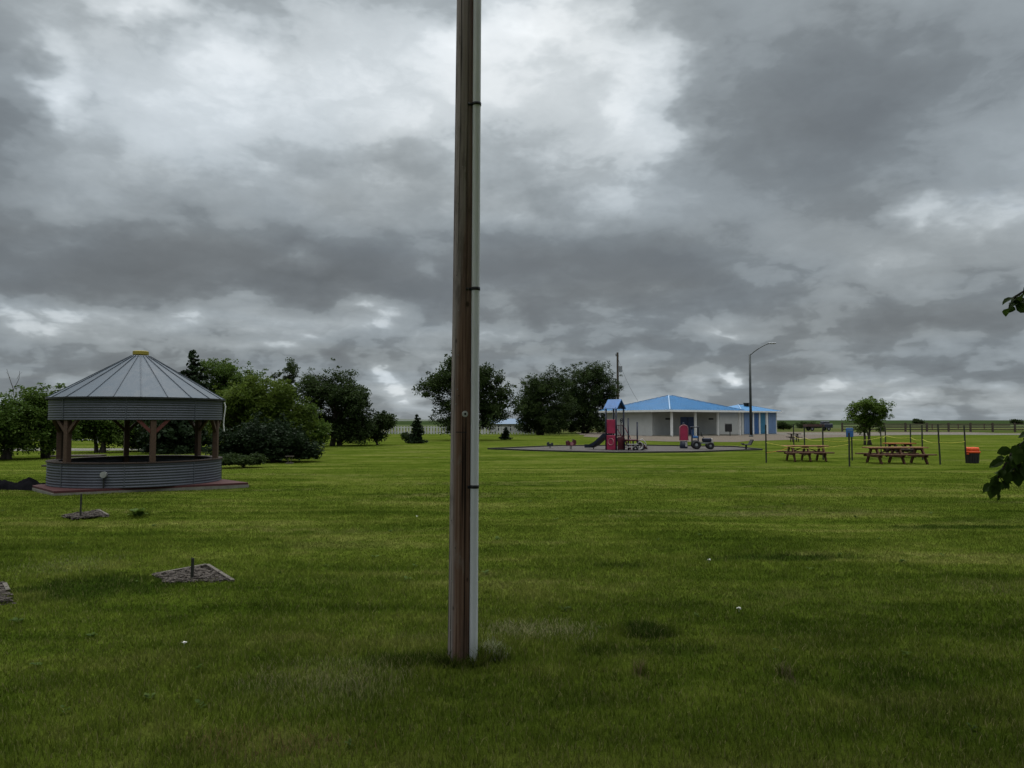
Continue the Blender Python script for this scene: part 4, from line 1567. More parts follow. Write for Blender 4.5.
# ------------------------------------------------------------------ street lamp and power pole
def make_lamp():
    Y = 90.0
    b = Vector((X(750.8, Y), Y, 0))
    t = thing('street_lamp', 'tall dark street lamp with one curved arm before the blue doors', 'street lamp', b)
    zt = Z(354.5, Y)
    s = Y / F
    p = MB()
    p.tube([(0, 0, 0), (0, 0, zt * .5), (0, 0, zt)], [.17, .15, .12], 12)
    p.build('pole', M['lamp_metal'], t, True)
    bs = MB()
    bs.lathe([(.26, 0), (.26, .12), (.18, .2)], 16)
    bs.build('base', M['lamp_metal'], t)
    a = MB()
    pts = []
    for f in np.linspace(0, 1, 12):
        x = f * 19 * s
        z = zt - .10 + (354.5 - 343.6) * s * (1 - (1 - f) ** 1.25) + .10 * min(1, f * 3)
        pts.append((x, 0, z))
    a.tube(pts, [.065] * 6 + [.05] * 6, 8)
    ao = a.build('arm', M['lamp_metal'], t, True)
    h = MB()
    e = Vector(pts[-1])
    h.box((e.x + .42, 0, e.z + .05), (.95, .34, .14), bev=.05)
    ho = h.build('lamp_head', M['steel'], t)
    l = MB()
    l.box((e.x + .5, 0, e.z - .03), (.5, .24, .03))
    l.build('lens', M['lens'], ho)


make_lamp()


def make_power_pole():
    Y = 120.0
    b = Vector((X(618, Y), Y, 0))
    t = thing('power_pole', 'distant power pole rising behind the densest elm', 'power pole', b)
    zt = Z(352.5, Y)
    p = MB()
    p.tube([(0, 0, 0), (0, 0, zt)], [.22, .16], 10)
    p.build('shaft', M['fence_wood'], t)
    tr = MB()
    tr.lathe([(.001, -.55), (.27, -.5), (.27, .45), (.2, .55), (.001, .56)], 14, (.46, -.1, Z(369, Y)))
    tr.build('transformer', M['steel'], t)
    ins = MB()
    ins.box((-.05, 0, zt - .55), (.5, .1, .1))
    ins.tube([(-.26, 0, zt - .5), (-.26, 0, zt - .2)], .06, 8)
    ins.build('insulator', M['dark_metal'], t)
    w = MB()
    e = Vector((X(638, 104), 104, Z(401, 104))) - b
    st = Vector((.1, 0, zt - 1.1))
    w.tube([st.lerp(e, f) - Vector((0, 0, .5 * math.sin(math.pi * f))) for f in np.linspace(0, 1, 10)], .022, 5)
    w.build('service_wire', M['dark_metal'], t)


make_power_pole()

# ------------------------------------------------------------------ playground
PZ = .021


def make_tower():
    Y = 49.6
    s = Y / F
    b = Vector((X(614.8, Y), Y, PZ))
    t = thing('play_tower', 'red and dark playground tower with a small blue gable roof and slide', 'play structure', b, R(45))
    h = .415
    zr0 = 2.82
    for (x, y) in ((-h, -h), (-h, h), (h, -h), (h, h)):
        p = MB()
        p.tube([(x, y, 0), (x, y, zr0)], .055, 10)
        p.build('post', M['play_navy'], t, True)
    d = MB()
    d.box((0, 0, .93), (.80, .80, .06))
    d.build('platform', M['play_dark_red'], t)
    r = MB()
    o, zp, th = .50, 3.36, .05
    r.add([(-o, -o - .06, zr0 - .08), (-o, o + .06, zr0 - .08), (0, o + .06, zp), (0, -o - .06, zp), (o, o + .06, zr0 - .08), (o, -o - .06, zr0 - .08),
           (-o + .05, -o - .06, zr0 - .10), (-o + .05, o + .06, zr0 - .10), (0, o + .06, zp - .07), (0, -o - .06, zp - .07), (o - .05, o + .06, zr0 - .10), (o - .05, -o - .06, zr0 - .10)],
          [(0, 3, 2, 1), (3, 5, 4, 2), (6, 7, 8, 9), (9, 8, 10, 11), (0, 6, 9, 3), (3, 9, 11, 5), (1, 2, 8, 7), (2, 4, 10, 8), (0, 1, 7, 6), (5, 11, 10, 4)])
    r.build('roof', M['play_blue'], t)
    g = MB()
    for y in (-h, h):
        g.add([(-h + .02, y, zr0 - .05), (h - .02, y, zr0 - .05), (0, y, zp - .12)], [(0, 1, 2)])
    g.build('gable_panel', M['play_navy'], t)
    up = MB()
    up.box((-h, 0, 1.55), (.04, .70, .92), bev=.03)
    up.build('upper_panel', M['play_red'], t)
    lo = MB()
    lo.box((-h, 0, .50), (.04, .74, .96), bev=.03)
    lp = lo.build('lower_panel', M['play_red'], t)
    rg = MB()
    rg.torus((-h - .022, 0, .55), .22, .028, 'X', 24, 6)
    rg.build('panel_ring', M['pink'], lp)
    # right-front face: barrier, ladder and rail
    bar = MB()
    for x in np.linspace(-.3, .3, 5):
        bar.tube([(x, -h, .96), (x, -h, 1.62)], .018, 6)
    bar.bar((-h, -h, 1.64), (h, -h, 1.64), .04, .05)
    bar.build('guard_rail', M['play_dark_red'], t)
    st = MB()
    for k in range(4):
        st.box((h + .12 + .20 * k, 0, .76 - .20 * k), (.24, .62, .045))
    for s_ in (-.31, .31):
        st.bar((h, s_, .93), (h + .85, s_, .03), .045, .10)
    so = st.build('steps', M['play_dark_red'], t)
    hr = MB()
    for s_ in (-.34, .34):
        hr.tube([(h, s_, 1.5), (h + .25, s_, 1.45), (h + .82, s_, .78), (h + .88, s_, .0)], .024, 8)
    hr.build('handrail', M['play_red'], so, True)
    dp = MB()
    dp.box((.05, -h - .01, .45), (.66, .04, .84), bev=.03)
    dp.build('barrier_panel', M['play_dark_red'], t)
    wh = MB()
    wh.torus((.12, -h - .06, 1.95), .13, .03, 'Y', 18, 6)
    wh.disc((.12, -h - .06, 1.95), .04, .05, 'Y')
    wh.tube([(.12, -h, 1.0), (.12, -h, 1.95)], .03, 6)
    wh.build('steering_wheel', M['play_navy'], t)
    # slide off the back-left face
    sl = MB()
    prof = [(.0, .93), (.35, .88), (.75, .58), (1.15, .30), (1.55, .13), (1.95, .12)]
    w = .27
    vs, fs = [], []
    for (u, z) in prof:
        vs += [(-w, h + u, z + .20), (-w, h + u, z), (w, h + u, z), (w, h + u, z + .20), (-w - .03, h + u, z + .20), (-w - .03, h + u, z - .03), (w + .03, h + u, z - .03), (w + .03, h + u, z + .20)]
    for i in range(len(prof) - 1):
        a, c = i * 8, i * 8 + 8
        for (p, q) in ((0, 1), (1, 2), (2, 3)):
            fs.append((a + p, a + q, c + q, c + p))
        for (p, q) in ((4, 5), (5, 6), (6, 7)):
            fs.append((a + p, c + p, c + q, a + q))
        fs += [(a + 4, a + 0, c + 0, c + 4), (a + 3, a + 7, c + 7, c + 3)]
    sl.add(vs, fs)
    sl.tube([(0, h + 1.4, 0), (0, h + 1.4, .14)], .035, 8)
    sl.build('slide', M['play_navy'], t)


make_tower()


def make_climber():
    Y = 48.9
    s = Y / F
    b = Vector((X(634, Y), Y, PZ))
    t = thing('climbing_frame', 'low dark climbing platform with white rungs, right of the play tower', 'climbing frame', b, R(12))
    for (x, z) in ((-.40, 2.05), (.22, 1.80)):
        p = MB()
        p.tube([(x, 0, 0), (x, 0, z)], .05, 10)
        p.lathe([(.055, z), (.05, z + .05), (.001, z + .06)], 10, (x, 0, 0))
        p.build('post', M['play_navy'], t, True)
        p = MB()
        p.tube([(x, .75, 0), (x, .75, .72)], .05, 10)
        p.build('post', M['play_navy'], t, True)
    d = MB()
    d.box((-.09, .37, .66), (.72, .86, .10), bev=.02)
    d.build('platform', M['play_dark_red'], t)
    for z in (.22, .40):
        r = MB()
        r.bar((-.52, -.10, z), (.24, -.10, z), .07, .06)
        r.build('rung', M['play_white'], t)
    for k in range(3):
        st = MB()
        st.torus((.36 + .17 * k, .1 * k, .30 - .04 * k), .24 - .03 * k, .035, 'Y', 20, 8)
        st.build('climbing_hoop', M['play_white'] if k != 1 else M['play_navy'], t, True)
    rp = MB()
    rp.bar((.28, .3, .66), (.95, .3, .08), .5, .06)
    rp.build('ramp', M['play_dark_red'], t)
    rl = MB()
    rl.tube([(.30, -.02, .62), (.55, -.02, .74), (.78, -.02, .50), (.92, -.02, .05)], .03, 8)
    rl.build('ramp_rail', M['play_white'], t, True)
    tr = MB()
    tr.torus((.0, -.22, .14), .10, .055, 'Y', 18, 8)
    tr.build('tyre_step', M['rubber'], t, True)


make_climber()


def make_tractor():
    Y = 51.0
    b = Vector((X(701, Y), Y, PZ))
    t = thing('play_tractor', 'toy tractor climbing frame with black tyres and blue seat on the play gravel', 'play tractor', b, R(-8))
    def wheel(x, y, r, w):
        a = MB()
        a.torus((x, y, r), r * .68, r * .32, 'Y', 28, 10)
        o = a.build('wheel', M['rubber'], t, True)
        h = MB()
        h.disc((x, y, r), r * .30, w * .6, 'Y', 16)
        h.build('hub', M['steel'], o)
    for y in (-.48, .48):
        wheel(-.36, y, .30, .2)
        wheel(.56, y, .25, .16)
    f = MB()
    f.bar((-.55, 0, .42), (.80, 0, .42), .26, .10)
    f.tube([(-.36, -.48, .30), (-.36, .48, .30)], .04, 8)
    f.tube([(.56, -.48, .25), (.56, .48, .25)], .04, 8)
    f.build('chassis', M['steel'], t)
    hd = MB()
    hd.box((.36, 0, .62), (.62, .34, .28), bev=.06)
    hd.build('hood', M['play_navy'], t)
    gr = MB()
    gr.box((.70, 0, .55), (.08, .36, .34), bev=.02)
    gr.build('grille', M['play_white'], t)
    se = MB()
    se.box((-.42, 0, .82), (.40, .42, .16), bev=.04)
    se.box((-.58, 0, 1.10), (.10, .42, .50), bev=.04)
    se.build('seat', M['play_blue'], t)
    cn = MB()
    for y in (-.24, .24):
        cn.tube([(-.62, y, .5), (-.62, y, 1.48)], .028, 8)
        cn.tube([(-.20, y, .5), (-.20, y, 1.44)], .024, 8)
    cn.box((-.42, 0, 1.50), (.58, .60, .06), bev=.02)
    cn.build('canopy', M['play_navy'], t)
    sw = MB()
    sw.torus((.0, 0, 1.0), .15, .022, 'X', 18, 6)
    sw.tube([(.02, 0, 1.0), (.20, 0, .70)], .02, 6)
    sw.build('steering_wheel', M['black'], t)


make_tractor()


def make_red_panel():
    Y = 52.5
    b = Vector((X(683.4, Y), Y, PZ))
    t = thing('play_totem', 'tall rounded red play totem on a dark drum beside the toy tractor', 'play totem', b)
    p = MB()
    w, z0, z1 = .28, .55, 1.58
    pts = [(-w, z0), (w, z0)] + [(w * math.cos(a), z1 - w * .7 + w * .9 * math.sin(a)) for a in np.linspace(0, math.pi, 14)]
    n = len(pts)
    p.add([(x, -.12, z) for x, z in pts] + [(x, .12, z) for x, z in pts],
          [tuple(range(n)), tuple(range(2 * n - 1, n - 1, -1))] + [(i, n + i, n + (i + 1) % n, (i + 1) % n) for i in range(n)])
    p.build('panel', M['play_red'], t)
    e = MB()
    e.tube([(x * 1.03, -.12, z) for x, z in pts[1:]] + [(pts[0][0] * 1.03, -.12, pts[0][1])], .028, 6)
    e.build('panel_rim', M['pink'], t, True)
    k = MB()
    k.lathe([(.001, .16), (.09, .1), (.09, 0), (.001, -.02)], 12, (0, 0, z1 + .07))
    k.build('knob', M['play_navy'], t, True)
    d = MB()
    d.lathe([(.27, 0), (.28, .1), (.25, .5), (.001, .52)], 18)
    d.build('drum', M['play_navy'], t, True)
    s = MB()
    s.box((.12, -.27, .28), (.14, .03, .3))
    s.build('plate', M['play_white'], t)


make_red_panel()


def spring_rider(px, Y, label, body, face, s=1.0, rz=0.0):
    b = Vector((X(px, Y), Y, PZ))
    t = thing('spring_rider', label, 'spring rider', b, rz, 'spring riders on the play gravel')
    sp = MB()
    sp.tube([(.09 * s * math.cos(a), .09 * s * math.sin(a), .02 + .012 * s * a) for a in np.linspace(0, 6.28 * 3.2, 60)], .014 * s, 6)
    sp.build('spring', M['dark_metal'], t, True)
    bd = MB()
    prof = [(-.34, .34), (-.36, .58), (-.22, .66), (-.08, .52), (.10, .52), (.20, .70), (.36, .66), (.38, .44), (.26, .28), (-.2, .26)]
    n = len(prof)
    for y0, y1 in ((-.14, -.08), (.08, .14)):
        bd.add([(x * s, y0 * s, z * s) for x, z in prof] + [(x * s, y1 * s, z * s) for x, z in prof],
               [tuple(range(n - 1, -1, -1)), tuple(range(n, 2 * n))] + [(i, (i + 1) % n, n + (i + 1) % n, n + i) for i in range(n)])
    bd.build('side_panel', body, t)
    se = MB()
    se.box((0, 0, .48 * s), (.24 * s, .3 * s, .07 * s), bev=.02)
    se.build('seat', M['play_navy'], t)
    h = MB()
    h.tube([(.18 * s, -.24 * s, .72 * s), (.18 * s, .24 * s, .72 * s)], .022 * s, 8)
    h.build('handle', M['black'], t)
    f = MB()
    f.disc((.02 * s, -.15 * s, .42 * s), .13 * s, .03, 'Y', 18)
    f.build('badge', face, t)
    return t


spring_rider(570.8, 50.5, 'red and dark spring rider with pinkish disc, left of the slide', M['play_dark_red'], M['pink'], .92, R(14))
spring_rider(550.0, 52.5, 'small grey green spring rider at the left end of the play gravel', M['lamp_metal'], M['steel'], .6, R(200))
# bench-like seat at the right end of the gravel
b = Vector((X(746.5, 50.0), 50.0, PZ))
t = thing('swivel_chair', 'dark swivel chair with raised back at the right end of the play gravel', 'chair', b, R(10))
q = MB()
q.box((-.02, 0, .34), (.50, .42, .07), bev=.02)
q.build('seat', M['black'], t)
q = MB()
q.bar((.20, 0, .34), (.38, 0, .66), .40, .07)
q.build('backrest', M['black'], t)
q = MB()
q.tube([(-.06, 0, 0), (-.06, 0, .32)], .06, 10)
q.disc((-.06, 0, .02), .16, .03, 'Z')
q.build('pedestal', M['dark_metal'], t)
q = MB()
q.bar((-.27, 0, .37), (-.36, 0, .42), .30, .05)
q.build('footrest', M['black'], t)

# ------------------------------------------------------------------ picnic enclosure
TB = 'picnic tables in the roped off area'
p = G(805.0, 461)
picnic_table('smaller reddish brown picnic table, left one inside the roped posts', (p.x, p.y, 0), R(-3), 2.1, M['table_wood'], M['table_top'], TB, 3)
p = G(895.5, 463.5)
picnic_table('longer reddish brown picnic table with three leg frames, near the orange bin', (p.x, p.y, 0), R(2), 2.75, M['table_wood'], M['table_top'], TB, 3)
p = G(899.5, 457)
picnic_table('picnic table with orange top directly behind the longer brown table', (p.x, p.y, 0), R(2), 1.5, M['dark_wood'], M['orange_wood'], TB)
p = G(794, 441.8)
picnic_table('low dark picnic table far back near the gravel, behind the thin posts', (p.x, p.y, 0), R(-12), 1.15, M['dark_wood'], M['dark_wood'], TB)


def make_stakes():
    src = None
    spots = [(766.3, 463, 1.78, 0, 'thin dark fence post farthest left of the roped picnic area'),
             (849.5, 466.5, 1.45, .3, 'thin dark post carrying the blue sign between the two tables'),
             (940.3, 464.5, 1.80, -1.9, 'thin leaning post just right of the longer brown table'),
             (966.2, 463, 1.75, -1.8, 'thin leaning post beside the orange lidded bin'),
             (794.0, 453, 1.75, 0, 'thin post behind the left end of the smaller table'),
             (804.8, 456, 1.60, 0, 'thin post behind the middle of the smaller table'),
             (823.2, 460, 1.78, .2, 'thin post at the right end of the smaller table'),
             (852.2, 460.5, 1.6, 0, 'thin post right behind the blue sign'),
             (881.2, 455, 1.6, 0, 'thin post behind the left half of the longer table'),
             (885.8, 452, 1.55, 0, 'second thin post close together behind the left half of the longer table'),
             (911.0, 456, 1.75, 0, 'thin post behind the right half of the longer table'),
             (922.6, 460, 1.75, .3, 'thin post at the right end of the longer table')]
    tops = []
    for i, (px, py, h, lean, lab) in enumerate(spots):
        g = G(px, py)
        if src is None:
            m = MB()
            m.box((0, 0, .89), (.068, .018, 1.78))
            m.box((0, .024, .87), (.016, .034, 1.74))
            for k in range(9):
                m.box((0, -.012, .30 + .15 * k), (.024, .010, .03))
            src = m.build('fence_post', M['stake'])
            o = src
        else:
            o = src.copy()
            COL.objects.link(o)
        o.location = (g.x, g.y, 0)
        o.scale = (1, 1, h / 1.78)
        o.rotation_euler = (0, R(lean), R((i * 37) % 30 - 15))
        tag(o, lab, 'fence post', 'thin steel posts round the picnic tables')
        tops.append((g, h, lean))
    return tops


ST = make_stakes()


def rope(idx, z, label, mat, sag=.10):
    pts = []
    hs = [Vector((ST[i][0].x + math.sin(R(ST[i][2])) * z, ST[i][0].y, z)) for i in idx]
    for a, b in zip(hs[:-1], hs[1:]):
        for f in np.linspace(0, 1, 12)[:-1]:
            pts.append(a.lerp(b, f) - Vector((0, .03, sag * math.sin(math.pi * f))))
    pts.append(hs[-1])
    m = MB()
    m.tube(pts, .012, 5)
    return tag(m.build('rope', mat), label, 'rope')


rope([0, 1], .95, 'yellow rope sagging between the far left post and the blue sign post', M['rope_yellow'], .22)
rope([2, 3], 1.0, 'yellow rope between the two leaning posts by the orange bin', M['rope_yellow'], .05)
rope([4, 5, 6, 7], 1.0, 'yellow rope along the posts behind the smaller picnic table', M['rope_yellow'], .08)
rope([7, 8, 9, 10, 11, 2], 1.02, 'yellow rope along the posts behind the longer picnic table', M['rope_yellow'], .08)
rope([0, 4], .48, 'orange rope low between two posts left of the smaller table', M['rope_orange'], .08)

g = G(850, 466.2)
t = thing('blue_sign', 'small blue sign board hung on a thin post between the picnic tables', 'sign', (g.x, g.y - .04, 0))
q = MB()
zt, zb = Z(428, g.y), Z(437, g.y)
q.box((.0, 0, (zt + zb) / 2), (.32, .03, zt - zb), bev=.012)
q.build('board', M['sign_blue'], t)
q = MB()
q.box((.0, -.018, zt - .09), (.24, .006, .05))
q.build('label_strip', M['blue_panel'], t)

# orange lidded bin
g = G(975.6, 463.3)
t = thing('storage_bin', 'black bin with bright orange lid standing on the lawn at right', 'bin', (g.x, g.y + .2, 0), R(4))
t.scale = (.78, .78, 1.0)
q = MB()
w0, w1, h1 = .25, .28, .48
vs = []
for (w, d, z) in ((w0, .19, 0), (w1, .23, h1)):
    vs += [(-w, -d, z), (w, -d, z), (w, d, z), (-w, d, z)]
q.add(vs, [(3, 2, 1, 0), (4, 5, 6, 7), (0, 1, 5, 4), (1, 2, 6, 5), (2, 3, 7, 6), (3, 0, 4, 7)])
for x in (-.15, 0, .15):
    q.box((x, -.222, .24), (.03, .03, .40))
q.build('body', M['black'], t)
q = MB()
q.box((0, 0, h1 + .035), (.64, .54, .09), bev=.02)
q.box((0, 0, h1 + .16), (.59, .48, .19), bev=.05)
q.build('lid', M['orange'], t)
for s_ in (-1, 1):
    q = MB()
    q.box((s_ * .30, 0, h1 - .06), (.05, .20, .05), bev=.01)
    q.build('handle', M['orange'], t)

# little stand by the shrubs
g = G(289.5, 463.5)
t = thing('plant_stand', 'tiny pale V-legged stand on the lawn under the dark shrub', 'stand', (g.x, g.y, 0))
q = MB()
q.box((0, 0, .33), (.36, .26, .03))
q.build('top', M['fence_wood'], t)
for s_ in (-1, 1):
    q = MB()
    q.bar((s_ * .15, 0, .32), (s_ * .03, 0, .04), .03, .03)
    q.build('leg', M['grey_wood'], t)
q = MB()
q.box((0, 0, .02), (.34, .22, .04))
q.build('foot', M['grey_wood'], t)


# parked truck far right of the annex
def make_truck():
    Y = 138
    b = Vector((X(818, Y), Y, 0))
    t = thing('flatbed_truck', 'distant dark navy truck with dull red flatbed parked on the gravel', 'truck', b, R(3))
    q = MB()
    q.box((1.55, 0, .95), (1.7, 1.8, .75), bev=.08)
    q.box((1.30, 0, 1.50), (1.15, 1.6, .55), bev=.12)
    q.build('cab', M['truck_navy'], t)
    for x, w in ((1.05, .38), (1.55, .42)):
        q = MB()
        q.box((x, -.80, 1.52), (w, .04, .32))
        q.build('window', M['glass'], t)
    q = MB()
    q.box((-.85, 0, .86), (3.2, 1.9, .14))
    q.box((-.85, -.9, 1.08), (3.2, .06, .32))
    q.box((-.85, .9, 1.08), (3.2, .06, .32))
    q.box((-2.42, 0, 1.08), (.06, 1.8, .32))
    q.build('flatbed', M['truck_red'], t)
    q = MB()
    q.box((-.2, 0, .66), (4.6, .8, .18))
    q.build('chassis', M['dark_metal'], t)
    for x in (1.6, -1.5):
        for y in (-.82, .82):
            q = MB()
            q.torus((x, y, .38), .26, .12, 'Y', 20, 8)
            o = q.build('wheel', M['rubber'], t, True)
            k = MB()
            k.disc((x, y, .38), .17, .12, 'Y', 14)
            k.build('rim', M['steel'], o)
    for y in (-.6, .6):
        q = MB()
        q.box((2.41, y, .98), (.04, .26, .16))
        q.build('headlight', M['tag'], t)


make_truck()


# ------------------------------------------------------------------ overhanging tree at the camera's right
def near_leaf(mb, p, d, n, L):
    d, n = d.normalized(), n.normalized()
    s = d.cross(n).normalized()
    n = s.cross(d)
    out = []
    for (u, w, k) in ((0, 0, 0), (.22, .30, .05), (.50, .36, .06), (.80, .19, .02), (1.0, 0, -.08)):
        out.append((u, w, k))
    vs, fs = [], []
    for (u, w, k) in out:
        c = p + d * u * L + n * k * L
        vs += [c - s * w * L + n * (w * .22 * L), c, c + s * w * L + n * (w * .22 * L)]
    for i in range(4):
        a = i * 3
        fs += [(a, a + 1, a + 4, a + 3), (a + 1, a + 2, a + 5, a + 4)]
    mb.add(vs, fs)


def make_overhang():
    tx, ty = 4.6, 2.6
    t = thing('shade_tree', 'leafy branch tips of a tree reaching into the right border of the photo', 'tree', (tx, ty, 0))
    o = Vector((tx, ty, 0))
    rr = random.Random(17)
    tr = MB()
    tp = limb(tr, (0, 0, -.1), (-.2, -.9, 4.6), .19, .11, rr, 12, .03, 8)
    lv = MB()
    Y = 3.1

    def spray(path, nl, L, fan=1.0):
        P = [Vector(q) for q in path]
        tr.tube([q - o for q in P], [.007 - .005 * i / (len(P) - 1) for i in range(len(P))], 6)
        for k in range(nl):
            f = (k + .5) / nl * (len(P) - 1)
            i = min(int(f), len(P) - 2)
            q = P[i].lerp(P[i + 1], f - i)
            along = (P[i + 1] - P[i]).normalized()
            side = Vector((rr.uniform(-1, 1), rr.uniform(-1, 1), rr.uniform(-.9, .5)))
            d = (along * .5 + side * fan + Vector((0, 0, -.35))).normalized()
            n = Vector((rr.uniform(-.9, .9), rr.uniform(-1, .2), rr.uniform(.2, 1)))
            tr.tube([q - o, q + d * .02 - o], [.0016, .0012], 4)
            near_leaf(lv, q + d * .018 - o, d, n, L * rr.uniform(.7, 1.2))
    # lower spray
    A = [at(1090, 402, Y), at(1056, 416, Y), at(1030, 436, Y), at(1011, 454, Y), at(999, 476, Y), at(995, 486, Y)]
    spray(A, 62, .052)
    spray([at(1030, 436, Y), at(1020, 452, Y + .08), at(1008, 468, Y + .1)], 24, .052)
    spray([at(1056, 416, Y), at(1036, 436, Y - .1), at(1018, 449, Y - .1)], 24, .052)
    # upper spray
    B_ = [at(1090, 268, Y), at(1058, 278, Y), at(1034, 291, Y), at(1019, 303, Y)]
    spray(B_, 22, .052)
    spray([at(1055, 280, Y), at(1038, 300, Y + .06), at(1028, 312, Y + .08)], 12, .052)
    for P in (A, B_):
        limb(tr, tp[4] if P is A else tp[6], P[0] - o, .05, .008, rr, 6, .08)
    spray([at(1070, 436, Y), at(1044, 446, Y - .05), at(1024, 458, Y - .05), at(1012, 470, Y)], 26, .052)
    spray([at(1060, 276, Y), at(1036, 284, Y - .05), at(1016, 296, Y - .05), at(1009, 306, Y)], 18, .052)
    # unseen rest of the crown, spread over the viewer to darken the near lawn
    nr = np.random.default_rng(5)
    pts = []
    for _ in range(1300):
        d = nr.normal(size=3)
        d /= np.linalg.norm(d)
        c = np.array([1.6, 0.6, 7.6]) + d * np.array([7.5, 6.2, 3.0]) * nr.uniform(.2, 1.0) ** .5
        if c[1] > 0.8:
            zmin = 2.0 + .60 * c[1] + 1.1
            if c[2] < zmin and abs(c[0]) < .69 * c[1] + 1.2:
                continue
        if (c[0] - POLE.x) ** 2 + (c[1] - POLE.y) ** 2 < 4.5 or c[2] < 3.6:
            continue
        m = 62
        q = c + nr.normal(size=(m, 3)) * np.array([.36, .36, .24])
        pts.append(q - np.array([tx, ty, 0]))
        if rr.random() < .07:
            limb(tr, tp[rr.randint(5, 8)], Vector(c) - o, .05, .012, rr, 6, .1)
    tr.build('trunk', M['bark'], t, True)
    lo = lv.build('leaves', M['leaf_near'], t)
    leaf_cloud('crown', t, np.concatenate(pts), .13, M['leaf_near'], 77, droop=.2)


make_overhang()

# ------------------------------------------------------------------ grass
def in_poly(px, py, poly):
    ins = np.zeros(len(px), bool)
    n = len(poly)
    for i in range(n):
        (x0, y0), (x1, y1) = poly[i], poly[(i + 1) % n]
        if y0 == y1:
            continue
        c = ((y0 > py) != (y1 > py)) & (px < (x1 - x0) * (py - y0) / (y1 - y0) + x0)
        ins ^= c
    return ins


def vnoise(x, y, s, seed):
    """cheap value noise"""
    r = np.random.default_rng(seed).random((64, 64))
    u, v_ = x / s, y / s
    i, j = np.floor(u).astype(int), np.floor(v_).astype(int)
    f, g_ = u - i, v_ - j
    f, g_ = f * f * (3 - 2 * f), g_ * g_ * (3 - 2 * g_)
    a, b = r[i % 64, j % 64], r[(i + 1) % 64, j % 64]
    c, d = r[i % 64, (j + 1) % 64], r[(i + 1) % 64, (j + 1) % 64]
    return (a * (1 - f) + b * f) * (1 - g_) + (c * (1 - f) + d * f) * g_


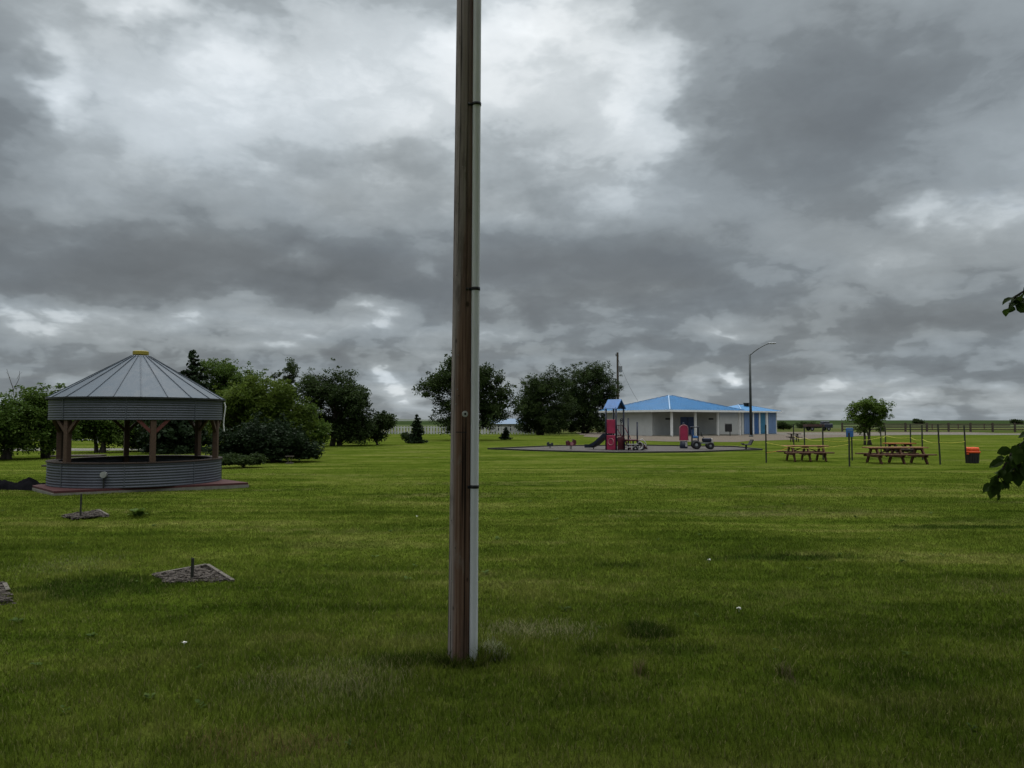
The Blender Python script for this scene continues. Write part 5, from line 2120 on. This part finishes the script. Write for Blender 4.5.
def make_grass():
    xs, ys = [], []
    y = 2.6
    while y < 42:
        dy = max(.25, y * .05)
        half = .76 * y + 1.6
        dens = 5200 * min(1.0, (6.5 / y) ** 1.9)
        n = int(dens * 2 * half * dy)
        xs.append(rng.uniform(-half, half, n))
        ys.append(rng.uniform(y, y + dy, n))
        y += dy
    x, y = np.concatenate(xs), np.concatenate(ys)
    # clumpy stand
    keep = rng.random(len(x)) < .45 + .75 * vnoise(x, y, .16, 3)
    bad = in_poly(x, y, DECK)
    for b in BEDS:
        bad |= in_poly(x, y, b) & (rng.random(len(x)) < np.where(vnoise(x, y, .10, 9) < .60, .97, .45))
    bad |= (x - POLE.x) ** 2 + (y - POLE.y) ** 2 < .10 ** 2
    keep &= ~bad
    keep &= rng.random(len(x)) < np.clip((42 - y) / 27.0, 0, 1)
    x, y = x[keep], y[keep]
    n0 = len(x)
    # longer tufts: round the pole and in the lush patch
    ex, ey, eh = [], [], []
    for (px, py, rx, ry, m, hh) in ((452, 664, .10, .09, 260, .15), (478, 664, .09, .08, 260, .17), (466, 667, .16, .06, 160, .10), (460, 664, .20, .13, 700, .09), (430, 663, .36, .14, 700, .07), (490, 660, .14, .10, 500, .15), (645, 634, .36, .20, 1100, .085),
                                    (640, 672, .06, .08, 130, .12), (785, 676, .05, .10, 120, .12), (139, 516, .22, .2, 220, .22), (345, 608, .2, .1, 100, .07), (40, 688, .25, .1, 160, .05)):
        c = G(px, py)
        a = rng.uniform(0, 2 * np.pi, m)
        q = np.sqrt(rng.random(m))
        ex.append(c.x + rx * q * np.cos(a))
        ey.append(c.y + ry * q * np.sin(a))
        eh.append(np.full(m, hh))
    ex, ey, eh = map(np.concatenate, (ex, ey, eh))
    ok = (ex - POLE.x) ** 2 + (ey - POLE.y) ** 2 > .10 ** 2
    ex, ey, eh = ex[ok], ey[ok], eh[ok]
    h = .018 + .020 * vnoise(x, y, .5, 5) + .022 * vnoise(x, y, 2.1, 8)
    h *= rng.uniform(.45, 1.35, len(x))
    # a few seed stalks
    st = rng.random(len(x)) < .0007
    h[st] *= 2.6
    h = np.concatenate([h, eh * rng.uniform(.45, 1.1, len(ex))])
    x, y = np.concatenate([x, ex]), np.concatenate([y, ey])
    h *= np.clip(1.15 - y / 45.0, .35, 1)
    n = len(x)
    z = hgt(x, y)
    w = .0021 * np.clip(y / 5.0, 1, 4) * rng.uniform(.7, 1.4, n)
    a = rng.uniform(0, 2 * np.pi, n)
    lean = rng.uniform(.15, .95, n) * h
    la = rng.uniform(0, 2 * np.pi, n)
    lx, ly = np.cos(la) * lean, np.sin(la) * lean
    cx, sx = np.cos(a) * w, np.sin(a) * w
    v = np.empty((n, 5, 3))
    v[:, 0] = np.stack([x - cx, y - sx, z - .004], 1)
    v[:, 1] = np.stack([x + cx, y + sx, z - .004], 1)
    v[:, 2] = np.stack([x + cx * .8 + lx * .38, y + sx * .8 + ly * .38, z + h * .62], 1)
    v[:, 3] = np.stack([x - cx * .8 + lx * .38, y - sx * .8 + ly * .38, z + h * .62], 1)
    v[:, 4] = np.stack([x + lx, y + ly, z + h * .98], 1)
    base = (np.arange(n) * 5)[:, None]
    q = base + np.array([0, 1, 2, 3, 3, 2, 4])
    me = bpy.data.meshes.new('grass')
    me.vertices.add(n * 5)
    me.vertices.foreach_set('co', v.ravel())
    me.loops.add(n * 7)
    me.loops.foreach_set('vertex_index', q.ravel().astype(np.int32))
    ls = (np.arange(n) * 7)[:, None] + np.array([0, 4])
    me.polygons.add(n * 2)
    me.polygons.foreach_set('loop_start', ls.ravel().astype(np.int32))
    me.update()
    at_ = me.color_attributes.new('tint', 'FLOAT_COLOR', 'POINT')
    c = np.ones((n, 5, 4), dtype=np.float32)
    k = np.clip(1.25 - y / 20.0, .25, 1)
    c[:, :, 0] = (rng.random(n) * (.55 + .45 * k))[:, None]
    c[:, :, 1] = (.5 + (rng.random(n) - .5) * k)[:, None]
    c[:, :, 2] = rng.random(n)[:, None]
    at_.data.foreach_set('color', c.ravel())
    me.materials.append(M['blades'])
    o = bpy.data.objects.new('grass', me)
    COL.objects.link(o)
    return tag(o, 'short mown lawn grass with dry tufts', 'grass', kind='stuff')


make_grass()

# scattered rosettes of plantain and clover in the turf
lw = MB()
rr = random.Random(31)
for _ in range(60):
    yy = 3.2 + 17 * rr.random() ** 1.3
    xx = rr.uniform(-.75 * yy - .5, .75 * yy + .5)
    if (xx - POLE.x) ** 2 + (yy - POLE.y) ** 2 < .09 or any(in_poly(np.array([xx]), np.array([yy]), b_)[0] for b_ in BEDS + [DECK]):
        continue
    zz = float(hgt(np.array([xx]), np.array([yy]))[0])
    sz = rr.uniform(.025, .06)
    for k in range(rr.randint(5, 9)):
        a = rr.uniform(0, 6.28)
        near_leaf(lw, Vector((xx + .01 * math.cos(a), yy + .01 * math.sin(a), zz + rr.uniform(.006, .03))), Vector((math.cos(a), math.sin(a), rr.uniform(.1, .8))), Vector((0, 0, 1)), sz * rr.uniform(.7, 1.3))
tag(lw.build('lawn_weeds', M['leaf_apple']), 'small broad-leaved weeds scattered through the lawn', 'weeds', kind='stuff')

# broad-leaved weed before the gazebo
g = G(138, 518)
wd = MB()
rr = random.Random(2)
for k in range(26):
    a = rr.uniform(0, 6.28)
    near_leaf(wd, Vector((.04 * math.cos(a), .04 * math.sin(a), rr.uniform(.01, .12))), Vector((math.cos(a), math.sin(a), rr.uniform(.1, 1.1))), Vector((0, 0, 1)), rr.uniform(.10, .2))
tag(wd.build('weed', M['leaf_young'], loc=(g.x, g.y, 0)), 'broad-leaved weed tuft on the lawn right of the small bark bed', 'weed')

# small white flower heads scattered in the lawn
for (px, py, lab) in ((184, 650, 'white scrap lying on the lawn between the bark bed and the bottom edge'), (709, 564, 'white clover head on the lawn right of the pole near the dark track'),
                      (417, 519, 'white clover head on the lawn just left of the pole'), (739, 614, 'white clover head on the lawn below the dark grass patch')):
    g = G(px, py)
    f = MB()
    rr = random.Random(px)
    for k in range(14):
        a = rr.uniform(0, 6.28)
        near_leaf(f, Vector((0, 0, .045)), Vector((math.cos(a), math.sin(a), rr.uniform(-.1, .9))), Vector((0, 0, 1)), .028)
    f.tube([(0, 0, 0), (0, 0, .045)], .002, 4)
    tag(f.build('clover_flower', M['petal'], loc=(g.x, g.y, .01)), lab, 'flower')
